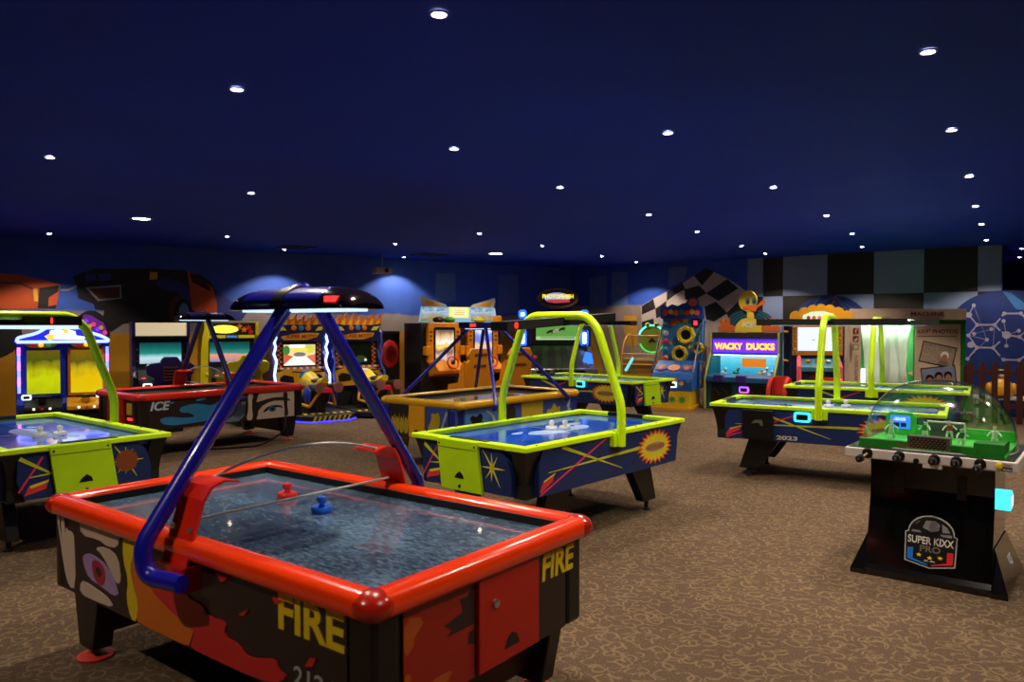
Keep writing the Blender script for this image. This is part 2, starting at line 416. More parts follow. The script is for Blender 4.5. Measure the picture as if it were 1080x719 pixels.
# ---- right wall: flag, black and white squares, discs with a net of lines
WU = lambda u, w, d: (u, -d, w)
for q, mt in (([(0.56,2.93),(1.07,2.98),(1.07,2.14),(0.56,2.14)], PATCH), ([(1.21,3.05),(1.67,3.03),(1.68,2.2),(1.21,2.21)], PATCH), ([(2.79,3.1),(3.28,3.08),(3.2,2.78),(2.79,2.6)], PATCH),
              ([(1.56,1.94),(1.93,1.93),(1.95,1.2),(1.66,1.2),(1.57,1.57)], M('ochre_patch', (200,146,40), 0.7)), ([(0.45,1.5),(0.62,1.5),(0.9,0.72),(1.03,0.2),(0.45,0.2)], M('ochre_patch', (200,146,40)))):
    mural('repainted_patch', q, mt, wall_right, 0.5, WU)
FWH = M('flag_white', (186, 168, 160), 0.6, var=0.25, scale=2.5); FBK = M('flag_black', (22, 18, 18), 0.6)
flag = mural('painted_flag', [(2.05,2.17),(2.38,2.35),(2.76,2.52),(3.15,2.7),(3.46,2.88),(3.75,3.03),(4.05,2.88),(4.36,2.72),(4.68,2.49),(4.75,2.1),(4.7,1.2),(2.09,1.2)], FWH, wall_right, 1, WU)
for q in ([(2.08,2.17),(2.38,2.34),(2.44,2.11),(2.08,1.97)], [(2.76,2.51),(3.15,2.7),(3.22,2.56),(2.99,2.45),(2.76,2.3)], [(3.46,2.87),(3.75,3.03),(3.94,2.94),(3.65,2.64)], [(2.45,2.1),(2.73,2.28),(2.72,1.99),(2.48,1.88)],
          [(3.22,2.55),(3.57,2.63),(3.75,2.45),(3.46,2.3),(3.23,2.32)], [(3.77,2.45),(4.26,2.75),(4.51,2.54),(4.06,2.27)], [(2.08,1.78),(2.39,1.86),(2.41,1.6),(2.1,1.51)], [(3.73,2.13),(3.99,2.24),(4.26,1.98),(3.95,1.8),(3.76,1.85)],
          [(2.76,2.02),(3.07,2.09),(3.13,1.87),(2.8,1.78)], [(4.26,1.98),(4.57,2.27),(4.72,2.15),(4.72,1.8),(4.37,1.75)]):
    cx_ = sum(p[0] for p in q) / len(q); cz_ = sum(p[1] for p in q) / len(q)
    mural('black_check', [(cx_ + (a - cx_) * 1.05, cz_ + (b - cz_) * 1.05) for a, b in q], FBK, flag, 2, WU)
PW = M('panel_pale_blue', (120, 134, 172), 0.55, var=0.1, scale=2); PB = M('panel_black', (30, 25, 22), 0.5, var=0.2, scale=2)
xs = [4.74, 5.09, 5.53, 6.46, 7.37, 8.28, 9.19, 9.57]
for r_, (z0, z1) in enumerate(((2.34, H), (1.42, 2.34), (0.5, 1.42))):
    for i in range(len(xs) - 1):
        dark = (i % 2 == 1) != (r_ % 2 == 1)
        slab('wall_square', rect(xs[i] + 0.002, xs[i + 1] - 0.002, z0 + 0.002, z1 - 0.002), WU, PB if dark else PW, wall_right, 0.006 if dark else 0.004)
DISC = M('disc_deep_blue', (22, 44, 112), 0.5, var=0.3, scale=3); NETW = M('net_white', (160, 150, 176), 0.5); NETP = M('net_faint', (110, 130, 190), 0.5); NROSE = M('net_rose', (150, 70, 78), 0.5); NSKY = M('net_sky', (52, 110, 180), 0.5)
d1 = mural('painted_disc', ellipse(6.5, 1.46, 0.89, 0.89, 40), DISC, wall_right, 3, WU)
for a, b in (((5.75, 1.9), (6.6, 2.3)), ((6.6, 2.3), (7.2, 1.9)), ((6.3, 1.9), (6.75, 2.32)), ((5.8, 1.6), (6.3, 2.3)), ((6.62, 2.3), (7.3, 1.5))):
    mural('net_line', strip(a, b, 0.008), NETP, d1, 4, WU)
mural('rose_facet', [(6.5, 2.02), (6.62, 2.33), (6.68, 2.33)], NROSE, d1, 4, WU)
d2 = mural('painted_disc', ellipse(9.5725, 1.4, 0.95, 0.95, 40, pi * 0.5, pi * 1.5), DISC, wall_right, 3, WU)
L2 = (C_ - B_).length
PU = lambda u, w, d: (u - L2, -d, w)
d3 = mural('painted_disc', ellipse(9.5735, 1.4, 1.6, 0.95, 40, -pi * 0.5, pi * 0.5), DISC, wall_partition, 3, PU)
def both(nm, poly, mt, k):
    inside = all(p[0] < L2 for p in poly)
    return mural(nm, poly, mt, d2 if inside else d3, k, WU if inside else PU)
nodes = [(9.13,2.08),(9.05,1.9),(9.19,1.71),(9.47,1.71),(9.62,1.92),(9.88,1.92),(9.61,1.78),(9.42,1.63),(9.66,1.52),(9.86,1.49),(9.85,1.6),(9.14,1.54),(9.05,1.51),(9.35,1.43),(9.09,1.33),(9.19,1.28),(9.45,1.28),(9.66,1.32),(9.04,1.06),(9.62,1.06),(9.86,1.06),(10.05,1.7),(10.1,1.28)]
big = {1: 0.055, 8: 0.07, 14: 0.06}
for i, n in enumerate(nodes): both('net_node', ellipse(n[0], n[1], big.get(i, 0.032), big.get(i, 0.036), 14), NETW, 6)
for i, j, w in ((0,1,.016),(1,2,.022),(2,3,.03),(2,12,.022),(12,15,.022),(15,16,.03),(14,15,.02),(15,18,.022),(13,12,.008),(3,16,.006),(11,7,.006),(0,13,.005),(13,18,.006)):
    both('net_line', strip(nodes[i], nodes[j], w), NETW, 5)
for i, j, w in ((4,5,.03),(8,9,.03),(19,20,.03),(6,8,.008),(8,17,.008),(10,8,.008),(5,21,.03),(9,21,.02),(20,22,.03),(9,22,.02)):
    both('net_line', strip(nodes[i], nodes[j], w), NETW, 5)
for i, a in ((3, (9.56, 1.83)), (3, (9.56, 1.60)), (16, (9.56, 1.40)), (16, (9.56, 1.13))):
    both('net_line', strip(nodes[i], a, .026), NETW, 5)
for j, a in ((4, (9.585, 1.87)), (8, (9.585, 1.58)), (19, (9.585, 1.09))):
    both('net_line', strip(a, nodes[j], .026), NETW, 5)
mural('sky_facet', [(9.59, 2.33), (9.72, 2.3), (10.1, 1.95), (9.8, 2.0)], NSKY, d3, 4, PU)

# ================================================================== CEILING FITTINGS
LENS = G('lamp_lens', (255, 240, 214), 40.0)
TRIM = M('lamp_trim', (150, 150, 160), 0.4, 0.3)
spots = [(-0.35,3.67),(-1.74,4.83),(2.27,4.17),(-4.11,6.78),(-0.49,6.45),(1.21,5.92),(3.36,5.83),(-2.95,8.61),(0.52,8.25),(2.83,8.25),(4.58,7.63),(1.85,10.29),(4.29,10.38),(5.82,9.56),(2.96,12.16),(5.55,12.41),(6.94,11.25),(-7.55,12.41),(-4.79,12.8),(-4.5,15.04),(-0.53,12.41),(-2.15,13.99),(0.57,14.32),(-2.38,16.7),(1.95,16.48),(2.93,17.95),(5.27,15.83),(4.32,14.32),(6.67,14.49),(8.34,13.37)]
words = ['nearest recessed ceiling spot at the top middle of the picture', 'recessed ceiling spot above the left end of the fire table', 'recessed ceiling spot nearest the upper right, above the soccer dome', 'recessed ceiling spot highest above the left lime hockey table',
 'recessed ceiling spot above the middle, left of the brighter spot over the lime table', 'recessed ceiling spot over the middle lime hockey table, right of centre', 'recessed ceiling spot at the right, second from the top in its line', 'small recessed ceiling spot above the fire table lamp, left of centre',
 'recessed ceiling spot above the lit horse race sign, highest over it', 'recessed ceiling spot high above the yellow duck sign', 'recessed ceiling spot at the right, third down its line', 'small ceiling spot above the checkered flag, highest over it', 'small ceiling spot above the first black wall squares, highest there', 'small ceiling spot at the right, fourth down its line',
 'small ceiling spot above the top tip of the checkered flag', 'small ceiling spot just above the black wall square beside the photo booth', 'small ceiling spot at the right, fifth down its line', 'small ceiling spot above the painted orange car at the left edge', 'small ceiling spot above the painted black truck', 'small ceiling spot above the flame topped bike game, nearest the wall',
 'small ceiling spot just left of the round ceiling lamp near the corner', 'small ceiling spot above the ceiling camera', 'small ceiling spot just right of the horse race sign, high', 'small ceiling spot nearest the wall beside the ceiling camera', 'small ceiling spot near the wall right of the horse race sign', 'small ceiling spot lowest in the picture above the repainted patches',
 'small ceiling spot at the top of the first black wall square', 'small ceiling spot between the flag tip and the first black wall square', 'small ceiling spot at the wall above the second black square', 'small ceiling spot at the wall above the last pale square']
def ceiling_lamp(x, y, r, label, power, group='recessed ceiling spots', angle=116):
    t = thing('ceiling_spot', label, 'ceiling light', (x, y, H), 0, group)
    MB().lathe([(r * 1.0, -0.002), (r * 1.35, -0.004), (r * 1.4, -0.012), (r * 1.05, -0.014), (r, -0.006)], 20).build('trim_ring', TRIM, t, True)
    MB().lathe([(r, -0.001), (r, -0.008), (r * 0.6, -0.011)], 20).build('lens', LENS, t, True)
    li = bpy.data.lights.new('spot_bulb', 'SPOT'); li.energy = power; li.color = (1.0, 0.86, 0.68); li.spot_size = R(angle); li.spot_blend = 0.35; li.shadow_soft_size = r * 0.8
    lo = bpy.data.objects.new('spot_bulb', li); COL.objects.link(lo); lo.parent = t; lo.location = (0, 0, -0.02)
    return t
for (x, y), w in zip(spots, words): ceiling_lamp(x, y, 0.034, w, LAMP_W)
ceiling_lamp(-5.19, 10.65, 0.11, 'large round ceiling lamp left, above the two racing cabinets', LAMP_W * 1.2, 'large round ceiling lamps')
ceiling_lamp(-0.34, 15.83, 0.13, 'large round ceiling lamp near the corner above the kart game', LAMP_W * 1.2, 'large round ceiling lamps')
for x, y, w in ((1.4, 1.6, 'added out of view just ahead of the viewer to the right'), (-2.6, 1.5, 'added out of view just ahead of the viewer to the left'), (4.4, 2.4, 'added out of view right of the soccer dome'), (0, -1.5, 'added out of view behind the viewer'), (5.5, 5.2, 'added unseen beyond the right picture edge behind the soccer dome'), (7.2, 8.0, 'added unseen beyond the right picture edge before the photo booth'), (-6.3, 8.2, 'added unseen beyond the left picture edge above the left lime table'), (-5.5, 4.2, 'added unseen beyond the left picture edge near the fire table'), (9.3, 10.5, 'added unseen far beyond the right picture edge'), (9.95, 14.85, 'nearer of the two in the recess at the right edge'), (11.15, 16.7, 'farther of the two in the recess at the right edge')):  # all but the recess pair: unseen, added to light near floor and right side
    ceiling_lamp(x, y, 0.034, 'recessed ceiling spot ' + w, LAMP_W)
for (x, y, rz, lb) in ((-4.15, 14.6, 34, 'dark square ceiling vent above the flame topped bike games'), (-1.75, 16.1, 34, 'dark square ceiling vent above the kart game')):
    t = thing('ceiling_vent', lb, 'vent', (x, y, H), rz)
    for k in range(4):
        a = R(90 * k); MB().prism([(-0.3, 0.24), (0.3, 0.24), (0.3, 0.3), (-0.3, 0.3)], lambda u, w, d, a=a: (u * cos(a) - w * sin(a), u * sin(a) + w * cos(a), -d), 0, 0.02).build('frame_bar', P_DBL, t)
    for k in range(6): MB().box(-0.24, 0.24, -0.21 + k * 0.08, -0.17 + k * 0.08, -0.015, -0.005).build('slat', NTUBE, t)
t = thing('ceiling_camera', 'small beige box camera hanging from the ceiling by the left wall', 'camera', (-2.75, 16.1, 2.86), 34)
MB().box(-0.19, 0.19, -0.11, 0.11, -0.07, 0.06).build('housing', M('camera_beige', (178, 160, 140), 0.5), t, bevel=0.02)
MB().lathe([(0.045, 0), (0.045, 0.02), (0.03, 0.025)], 16, (0.05, -0.11, 0), axis='y').build('lens', BLACK, t)
MB().lathe([(0.014, 0.06), (0.014, H - 2.86)], 10).build('stem', P_GRY, t)

# ================================================================== AIR HOCKEY TABLES
def playfield_mat(name, dark, light, rough=0.16, scale=26.0, streak=3.0):
    m = bpy.data.materials.new(name); m.use_nodes = True
    nt = m.node_tree; N = nt.nodes.new; K = nt.links.new; b = nt.nodes['Principled BSDF']
    tc = N('ShaderNodeTexCoord'); mp = N('ShaderNodeMapping'); mp.inputs['Scale'].default_value = (1, streak, 1)
    K(tc.outputs['Object'], mp.inputs['Vector'])
    nz = N('ShaderNodeTexNoise'); nz.inputs['Scale'].default_value = scale; nz.inputs['Detail'].default_value = 5; K(mp.outputs[0], nz.inputs['Vector'])
    n2 = N('ShaderNodeTexNoise'); n2.inputs['Scale'].default_value = 1.6; n2.inputs['Detail'].default_value = 2; K(tc.outputs['Object'], n2.inputs['Vector'])
    ad = N('ShaderNodeMath'); ad.operation = 'MULTIPLY_ADD'; ad.inputs[1].default_value = 0.6; K(n2.outputs['Fac'], ad.inputs[0]); K(nz.outputs['Fac'], ad.inputs[2])
    rp = N('ShaderNodeValToRGB'); rp.color_ramp.elements[0].position = 0.58; rp.color_ramp.elements[1].position = 1.05
    rp.color_ramp.elements[0].color = lin(dark) + (1,); rp.color_ramp.elements[1].color = lin(light) + (1,)
    K(ad.outputs[0], rp.inputs['Fac']); K(rp.outputs['Color'], b.inputs['Base Color'])
    b.inputs['Roughness'].default_value = rough; b.inputs['Coat Weight'].default_value = 0.5; b.inputs['Coat Roughness'].default_value = 0.04
    return m
PF_FIRE = playfield_mat('grey_blue_sheen_playfield', (40, 48, 62), (106, 136, 166), 0.18, 28.0)  # pale blue mottling puts reflections on the glossy field into its colour
PF_ICE = playfield_mat('grey_playfield', (46, 44, 44), (104, 98, 92), 0.2)
PF_BLUE = playfield_mat('blue_playfield', (16, 58, 186), (40, 108, 240), 0.12, 8.0, 1.0)
ACRYL = CLEAR('clear_acrylic', (0.96, 0.97, 0.98), 0.7, 0.02)
ACRYL_E = M('acrylic_edge', (170, 168, 170), 0.25)

def rail_profile(w, h, n=12, p=2.6):
    o = []
    for k in range(n):
        a = 2 * pi * k / n; c, s = cos(a), sin(a)
        o.append((abs(c) ** (2 / p) * (1 if c > 0 else -1) * w / 2, abs(s) ** (2 / p) * (1 if s > 0 else -1) * h / 2))
    return o

def big_table(label, loc, rz, rail, cap, arm, panel, pf, post=BLACK, L=2.48, W=1.37, spread=False, bracket=None, leg_red=None, leg_mat=None, digits=True, hl=0.47):
    t = thing('air_hockey_table', label, 'hockey table', loc, rz, 'air hockey tables')
    hx, hy = L / 2, W / 2; zc = 0.778
    pr = rail_profile(0.115, 0.098, 16)
    for s in (-1, 1):
        MB().prism(pr, lambda u, w, d, s=s: (d, s * (hy - 0.057) + u, zc + w), -hx + 0.06, hx - 0.06).build('rail', rail, t, True)
        MB().prism(pr, lambda u, w, d, s=s: (s * (hx - 0.057) + u, d, zc + w), -hy + 0.06, hy - 0.06).build('rail', rail, t, True)
    for sx in (-1, 1):
        for sy in (-1, 1):
            MB().ball((sx * (hx - 0.062), sy * (hy - 0.062), zc), 0.073, 0.073, 0.055, 20, 10).build('corner_cap', cap, t, True)
    MB().box(-hx + 0.1, hx - 0.1, -hy + 0.1, hy - 0.1, 0.73, 0.762).build('playfield', pf, t)
    for s in (-1, 1):
        MB().box(-hx + 0.1, hx - 0.1, s * (hy - 0.12) - 0.006, s * (hy - 0.12) + 0.006, 0.762, 0.80).build('inner_bank', MATT, t)
        MB().box(s * (hx - 0.12) - 0.006, s * (hx - 0.12) + 0.006, -hy + 0.12, hy - 0.12, 0.762, 0.80).build('inner_bank', MATT, t)
        MB().box(s * (hx - 0.128) - 0.004, s * (hx - 0.128) + 0.004, -0.19, 0.19, 0.764, 0.792).build('goal_slot', BLACK, t)
    MB().box(-1.18, 1.18, -0.625, 0.625, 0.36, 0.732).build('cabinet', MATT, t)
    faces = {}
    for nm, fn, u in (('front', front(-0.625), 1.06), ('rear', rear(0.625), 1.06), ('left', left(-1.18), 0.5), ('right', right(1.18), 0.5)):
        faces[nm] = (slab('side_panel' if u > 1 else 'end_panel', rect(-u - (0.15 if nm in ('front',) else 0), u, 0.355, 0.745), fn, panel, t, 0.01), lambda a, b, d, fn=fn: fn(a, b, d + 0.01))
    for sx in (-1, 1):
        for sy in (-1, 1):
            MB().box(sx * 1.125 - 0.07, sx * 1.125 + 0.07, sy * 0.575 - 0.06, sy * 0.575 + 0.06, 0.35, 0.74).build('corner_post', post, t, bevel=0.02)
            lg = MB().prism([(-0.15, 0.36), (0.13, 0.36), (0.07, 0.06), (-0.08, 0.06)], lambda u, w, d, sx=sx, sy=sy: (sx * 1.0 + sx * u * 1.0, sy * 0.54 + d, w), -0.05, 0.05).build('leg', leg_mat or BLACK, t, bevel=0.008)
            MB().lathe([(0.018, 0.065), (0.018, 0.02)], 10, (sx * 1.0, sy * 0.54, 0)).build('levelling_bolt', CHROME, lg)
            MB().lathe([(0.085, 0.0), (0.088, 0.012), (0.06, 0.026), (0.02, 0.03)], 18, (sx * 1.0, sy * 0.54, 0)).build('foot_pad', leg_red or BLACK, lg, True)
        if leg_red: MB().box(sx * 0.98 - 0.02, sx * 0.98 + 0.02, -0.49, 0.49, 0.12, 0.36).build('leg_brace', M('dark_red_brace', (88, 12, 10), 0.4), t)
    # overhead frame
    if not spread:
        for s in (-1, 1):
            p = rounded([(-s * 0.21, s * 0.745, 0.68), (-s * 0.02, s * 0.79, 0.685), (0, s * 0.80, 0.80), (0, s * 0.05, 1.86), (0, s * -0.02, 1.875)], 0.12)
            MB().tube(p, 0.036, 14).build('frame_tube', arm, t, True)
            if bracket:
                prof = [(-0.70, 0.70), (-0.672, 0.80), (-0.615, 0.98), (-0.58, 1.03), (-0.52, 1.05), (-0.45, 1.035)]
                q = prof + [(a + 0.008, b - 0.01) for a, b in prof[::-1]]
                br = MB().prism(q, lambda u, w, d, s=s: (-s * d, -s * u, w), -0.035, 0.15).build('shield_bracket', bracket, t)
                MB().box(min(-s * -0.04, -s * 0.16), max(-s * -0.04, -s * 0.16), min(s * 0.62, s * 0.72), max(s * 0.62, s * 0.72), 0.62, 0.72).build('clamp', FCAP, br)
                for dx in (-0.01, 0.12):
                    MB().lathe([(0.013, 0), (0.013, 0.008)], 10, (-s * dx, s * 0.655, 0.86), axis='y').build('bolt', CHROME, br)
        # acrylic shield across the middle
        top_ = [(y, 1.03 + 0.085 * (1 - (y / 0.5) ** 2)) for y in [-0.5 + 0.05 * k for k in range(21)]]
        sh = MB().prism([(-0.56, 0.868), (0.56, 0.868), (0.56, 1.0)] + top_[::-1] + [(-0.56, 1.0)], lambda u, w, d: (d, u, w), -0.004, 0.004).build('acrylic_shield', ACRYL, t)
        MB().tube([(0, y, z) for y, z in top_], 0.0065, 6).build('shield_edge', ACRYL_E, sh)
        MB().tube([(0, -0.56, 0.868), (0, 0.56, 0.868)], 0.006, 6).build('shield_edge', ACRYL_E, sh)
        # lamp hood
        def hood(x0, x1):
            m = MB(); st = [x0 + (x1 - x0) * k / 14 for k in range(15)]; n = 13
            for x in st:
                e = max(0.03, 1 - (abs(x) / (hl + 0.005)) ** 5) ** 0.5
                for k in range(n):
                    a = pi * k / (n - 1); m.v.append((x, 0.15 * cos(a) * (0.5 + 0.5 * e), 1.775 + 0.108 * e * sin(a) ** 0.8))
            for i in range(14):
                for k in range(n - 1): m.f.append((i * n + k, i * n + k + 1, (i + 1) * n + k + 1, (i + 1) * n + k))
                m.f.append((i * n + n - 1, i * n, (i + 1) * n, (i + 1) * n + n - 1))
            m.f += [tuple(range(n)), tuple(range(14 * n, 15 * n))[::-1]]
            return m
        he = hl * 0.62
        hd = hood(-he, he).build('lamp_hood', arm, t, True)
        for s in (-1, 1):
            e = hood(s * he, s * hl).build('score_end', M('smoked_black', (22, 12, 14), 0.12, coat=0.5), t, True)
            if digits: MB().box(s * hl * 0.78 - 0.03, s * hl * 0.78 + 0.03, min(s * -0.142, s * -0.10), max(s * -0.142, s * -0.10), 1.805, 1.83).build('score_digits', REDLED, e)
        MB().box(-hl * 0.75, hl * 0.75, -0.1, 0.1, 1.765, 1.775).build('light_tube', LAMPW, hd)
        for k in range(-3, 4): MB().ball((k * 0.09, -0.06, 1.868), 0.008, n=8, h=5).build('rivet', CHROME, hd)
        MB().prism([(0.158 * cos(a), 1.78 + 0.113 * sin(a)) for a in [pi * k / 12 for k in range(13)]], lambda u, w, d: (d, u, w), -0.05, 0.03).build('hood_strap', BLACK, hd, True)
    else:
        for x0, s in ((-0.62, -1), (0.85, -1), (-0.85, 1), (0.62, 1)):
            MB().tube(rounded([(x0, s * 0.69, 0.70), (x0, s * 0.74, 0.74), (x0 * 0.16, s * 0.1, 1.70)], 0.06), 0.024, 10).build('frame_tube', arm, t, True)
        hd = MB().box(-0.4, 0.4, -0.1, 0.1, 1.66, 1.74).build('lamp_hood', NTUBE, t, bevel=0.02)
        MB().box(-0.3, 0.3, -0.07, 0.07, 1.652, 1.66).build('light_tube', LAMPW, hd)
        for s in (-1, 1): MB().box(s * 0.34 - 0.05, s * 0.34 + 0.05, -0.106, -0.1, 1.685, 1.72).build('score_digits', REDLED, hd)
    return t, faces

SOFT = {'painted_hair': 1, 'painted_forehead': 1, 'painted_eyelid': 1, 'painted_cheek': 1, 'painted_eye': 1, 'painted_iris': 2, 'painted_pupil': 2, 'painted_flame': 1, 'painted_splash': 2, 'painted_brow': 1, 'painted_lash': 1, 'painted_shade': 1, 'painted_swirl': 2, 'painted_figure': 1, 'painted_drop': 2}
def prints(fp, items):
    par, fn = fp
    for i, (nm, poly, mat) in enumerate(items): slab(nm, soft(poly, SOFT[nm]) if nm in SOFT else poly, fn, mat, par, 0.0025 + 0.0003 * i)

# ---- the red fire table in front
FBG = BROWN
fire, FF = big_table('red fire hockey table in front with blue overhead frame and flame artwork', (-1.016, 3.687, 0), -37.3, FRED, FCAP, DBLUE, FBG, PF_FIRE, bracket=M('red_bracket', (214, 34, 8), 0.3, coat=0.3), leg_red=M('red_foot_pad', (214, 58, 40), 0.4))
F_O = M('flame_orange_print', (206, 104, 20), 0.45); F_R = M('flame_red_print', (196, 34, 36), 0.45); F_Y = M('flame_yellow_print', (222, 188, 16), 0.45); F_E = M('eye_lavender_print', (168, 136, 190), 0.45); F_I = M('iris_crimson_print', (160, 36, 60), 0.45)
prints(FF['front'], [
    ('painted_hair', [(-1.206,0.742),(-1.113,0.742),(-1.091,0.657),(-1.028,0.662),(-0.998,0.629),(-0.989,0.38),(-1.067,0.372),(-1.12,0.458),(-1.172,0.626)], SKIN),
    ('painted_lock', [(-1.12,0.742),(-1.10,0.742),(-1.085,0.69),(-1.10,0.64)], FBG), ('painted_lock', [(-1.17,0.742),(-1.155,0.742),(-1.15,0.68),(-1.14,0.60),(-1.16,0.66)], FBG),
    ('painted_forehead', [(-0.949,0.743),(-0.526,0.735),(-0.541,0.666),(-0.646,0.653),(-0.739,0.673),(-0.914,0.66)], SKIN),
    ('painted_eyelid', [(-0.776,0.625),(-0.663,0.65),(-0.545,0.626),(-0.508,0.514),(-0.558,0.492),(-0.614,0.541),(-0.698,0.606)], SKIN),
    ('painted_cheek', [(-0.927,0.436),(-0.846,0.436),(-0.72,0.42),(-0.651,0.411),(-0.584,0.374),(-0.757,0.366),(-0.94,0.365)], SKIN),
    ('painted_eye', [(-0.901,0.569),(-0.813,0.59),(-0.648,0.562),(-0.532,0.456),(-0.58,0.43),(-0.702,0.449),(-0.838,0.463),(-0.895,0.519)], F_E),
    ('painted_iris', [(-0.806,0.561),(-0.734,0.571),(-0.672,0.546),(-0.66,0.491),(-0.695,0.451),(-0.751,0.455),(-0.8,0.495)], F_I),
    ('painted_pupil', [(-0.764,0.536),(-0.721,0.541),(-0.701,0.515),(-0.722,0.486),(-0.757,0.501)], FBG),
    ('painted_flame', [(-0.487,0.742),(-0.391,0.742),(-0.38,0.672),(-0.426,0.598),(-0.396,0.513),(-0.351,0.445),(-0.368,0.36),(-0.421,0.36),(-0.461,0.452),(-0.44,0.536),(-0.49,0.621)], F_Y),
    ('painted_flame', [(-0.385,0.742),(-0.329,0.742),(-0.246,0.664),(-0.203,0.622),(-0.248,0.56),(-0.205,0.52),(-0.132,0.502),(-0.049,0.469),(0.118,0.448),(0.09,0.40),(0.072,0.36),(-0.078,0.36),(-0.343,0.36),(-0.368,0.376),(-0.344,0.447),(-0.39,0.515),(-0.42,0.596),(-0.374,0.674)], F_O),
    ('painted_flame', [(-0.203,0.622),(-0.13,0.629),(-0.06,0.631),(0.022,0.623),(0.062,0.566),(0.171,0.562),(0.216,0.523),(0.35,0.534),(0.332,0.469),(0.431,0.467),(0.476,0.432),(0.564,0.442),(0.671,0.473),(0.687,0.435),(0.742,0.421),(0.649,0.373),(0.452,0.36),(0.263,0.36),(0.085,0.36),(0.10,0.40),(0.12,0.448),(-0.049,0.469),(-0.132,0.502),(-0.205,0.52),(-0.248,0.56)], F_R),
    ('painted_flame', [(0.064,0.722),(0.168,0.733),(0.121,0.679),(0.063,0.65)], F_R), ('painted_spark', [(0.28,0.715),(0.369,0.712),(0.316,0.681)], F_R), ('painted_spark', [(0.432,0.581),(0.5,0.616),(0.469,0.584)], F_R),
    ('painted_spark', [(0.841,0.49),(0.87,0.527),(0.902,0.533),(0.885,0.502)], F_R), ('painted_spark', [(0.652,0.696),(0.718,0.697),(0.673,0.675)], F_R)])
text('fire_lettering', 'FIRE', FF['front'][1], 0.684, 1.05, 0.588, 0.724, F_Y, FF['front'][0], 0.003, bold=0.03)
text('number_lettering', '2124', FF['front'][1], 0.772, 1.0, 0.41, 0.475, M('grey_lettering', (170, 160, 160), 0.5), FF['front'][0], 0.003, bold=0.01)
F_DR = M('dull_red_print', (150, 28, 16), 0.4)
prints(FF['right'], [
    ('painted_panel', [(-0.5,0.742),(-0.125,0.742),(-0.125,0.36),(-0.5,0.36)], F_DR), ('painted_flame', [(-0.498,0.7),(-0.385,0.672),(-0.457,0.609),(-0.444,0.591),(-0.498,0.555)], M('dull_orange_print', (176, 80, 16), 0.4)),
    ('painted_flame', [(-0.498,0.501),(-0.464,0.499),(-0.47,0.471),(-0.445,0.439),(-0.498,0.447)], M('dull_orange_print', (176, 80, 16))), ('painted_flame', [(-0.379,0.433),(-0.239,0.438),(-0.282,0.4),(-0.268,0.371),(-0.36,0.365)], M('dull_orange_print', (176, 80, 16))),
    ('painted_feather', [(-0.128,0.722),(-0.128,0.567),(-0.282,0.564),(-0.253,0.58),(-0.296,0.609),(-0.194,0.631),(-0.209,0.685),(-0.171,0.679)], FBG), ('painted_feather', [(-0.156,0.54),(-0.128,0.545),(-0.128,0.49),(-0.164,0.5)], FBG),
    ('painted_spark', [(0.389,0.501),(0.44,0.538),(0.419,0.509)], F_R)])
dr = slab('coin_door', rect(-0.115, 0.278, 0.366, 0.748), FF['right'][1], M('coin_door_red', (176, 22, 8), 0.35), FF['right'][0], 0.02, bevel=0.004)
MB().lathe([(0.018, 0), (0.016, 0.012), (0.008, 0.014)], 14, (1.21, -0.022, 0.618), axis='x').build('lock', CHROME, dr)
slab('coin_return', [(0.04,0.414),(0.06,0.455),(0.09,0.47),(0.12,0.455),(0.14,0.414)], FF['right'][1], BLACK, dr, 0.022, 0.015)
slab('black_board', rect(0.29, 0.5, 0.36, 0.745), FF['right'][1], BROWN, FF['right'][0], 0.006)
text('fire_lettering', 'FIRE', FF['right'][1], 0.315, 0.565, 0.605, 0.722, F_Y, FF['right'][0], 0.009, 0.006, bold=0.03, shear=0.12)

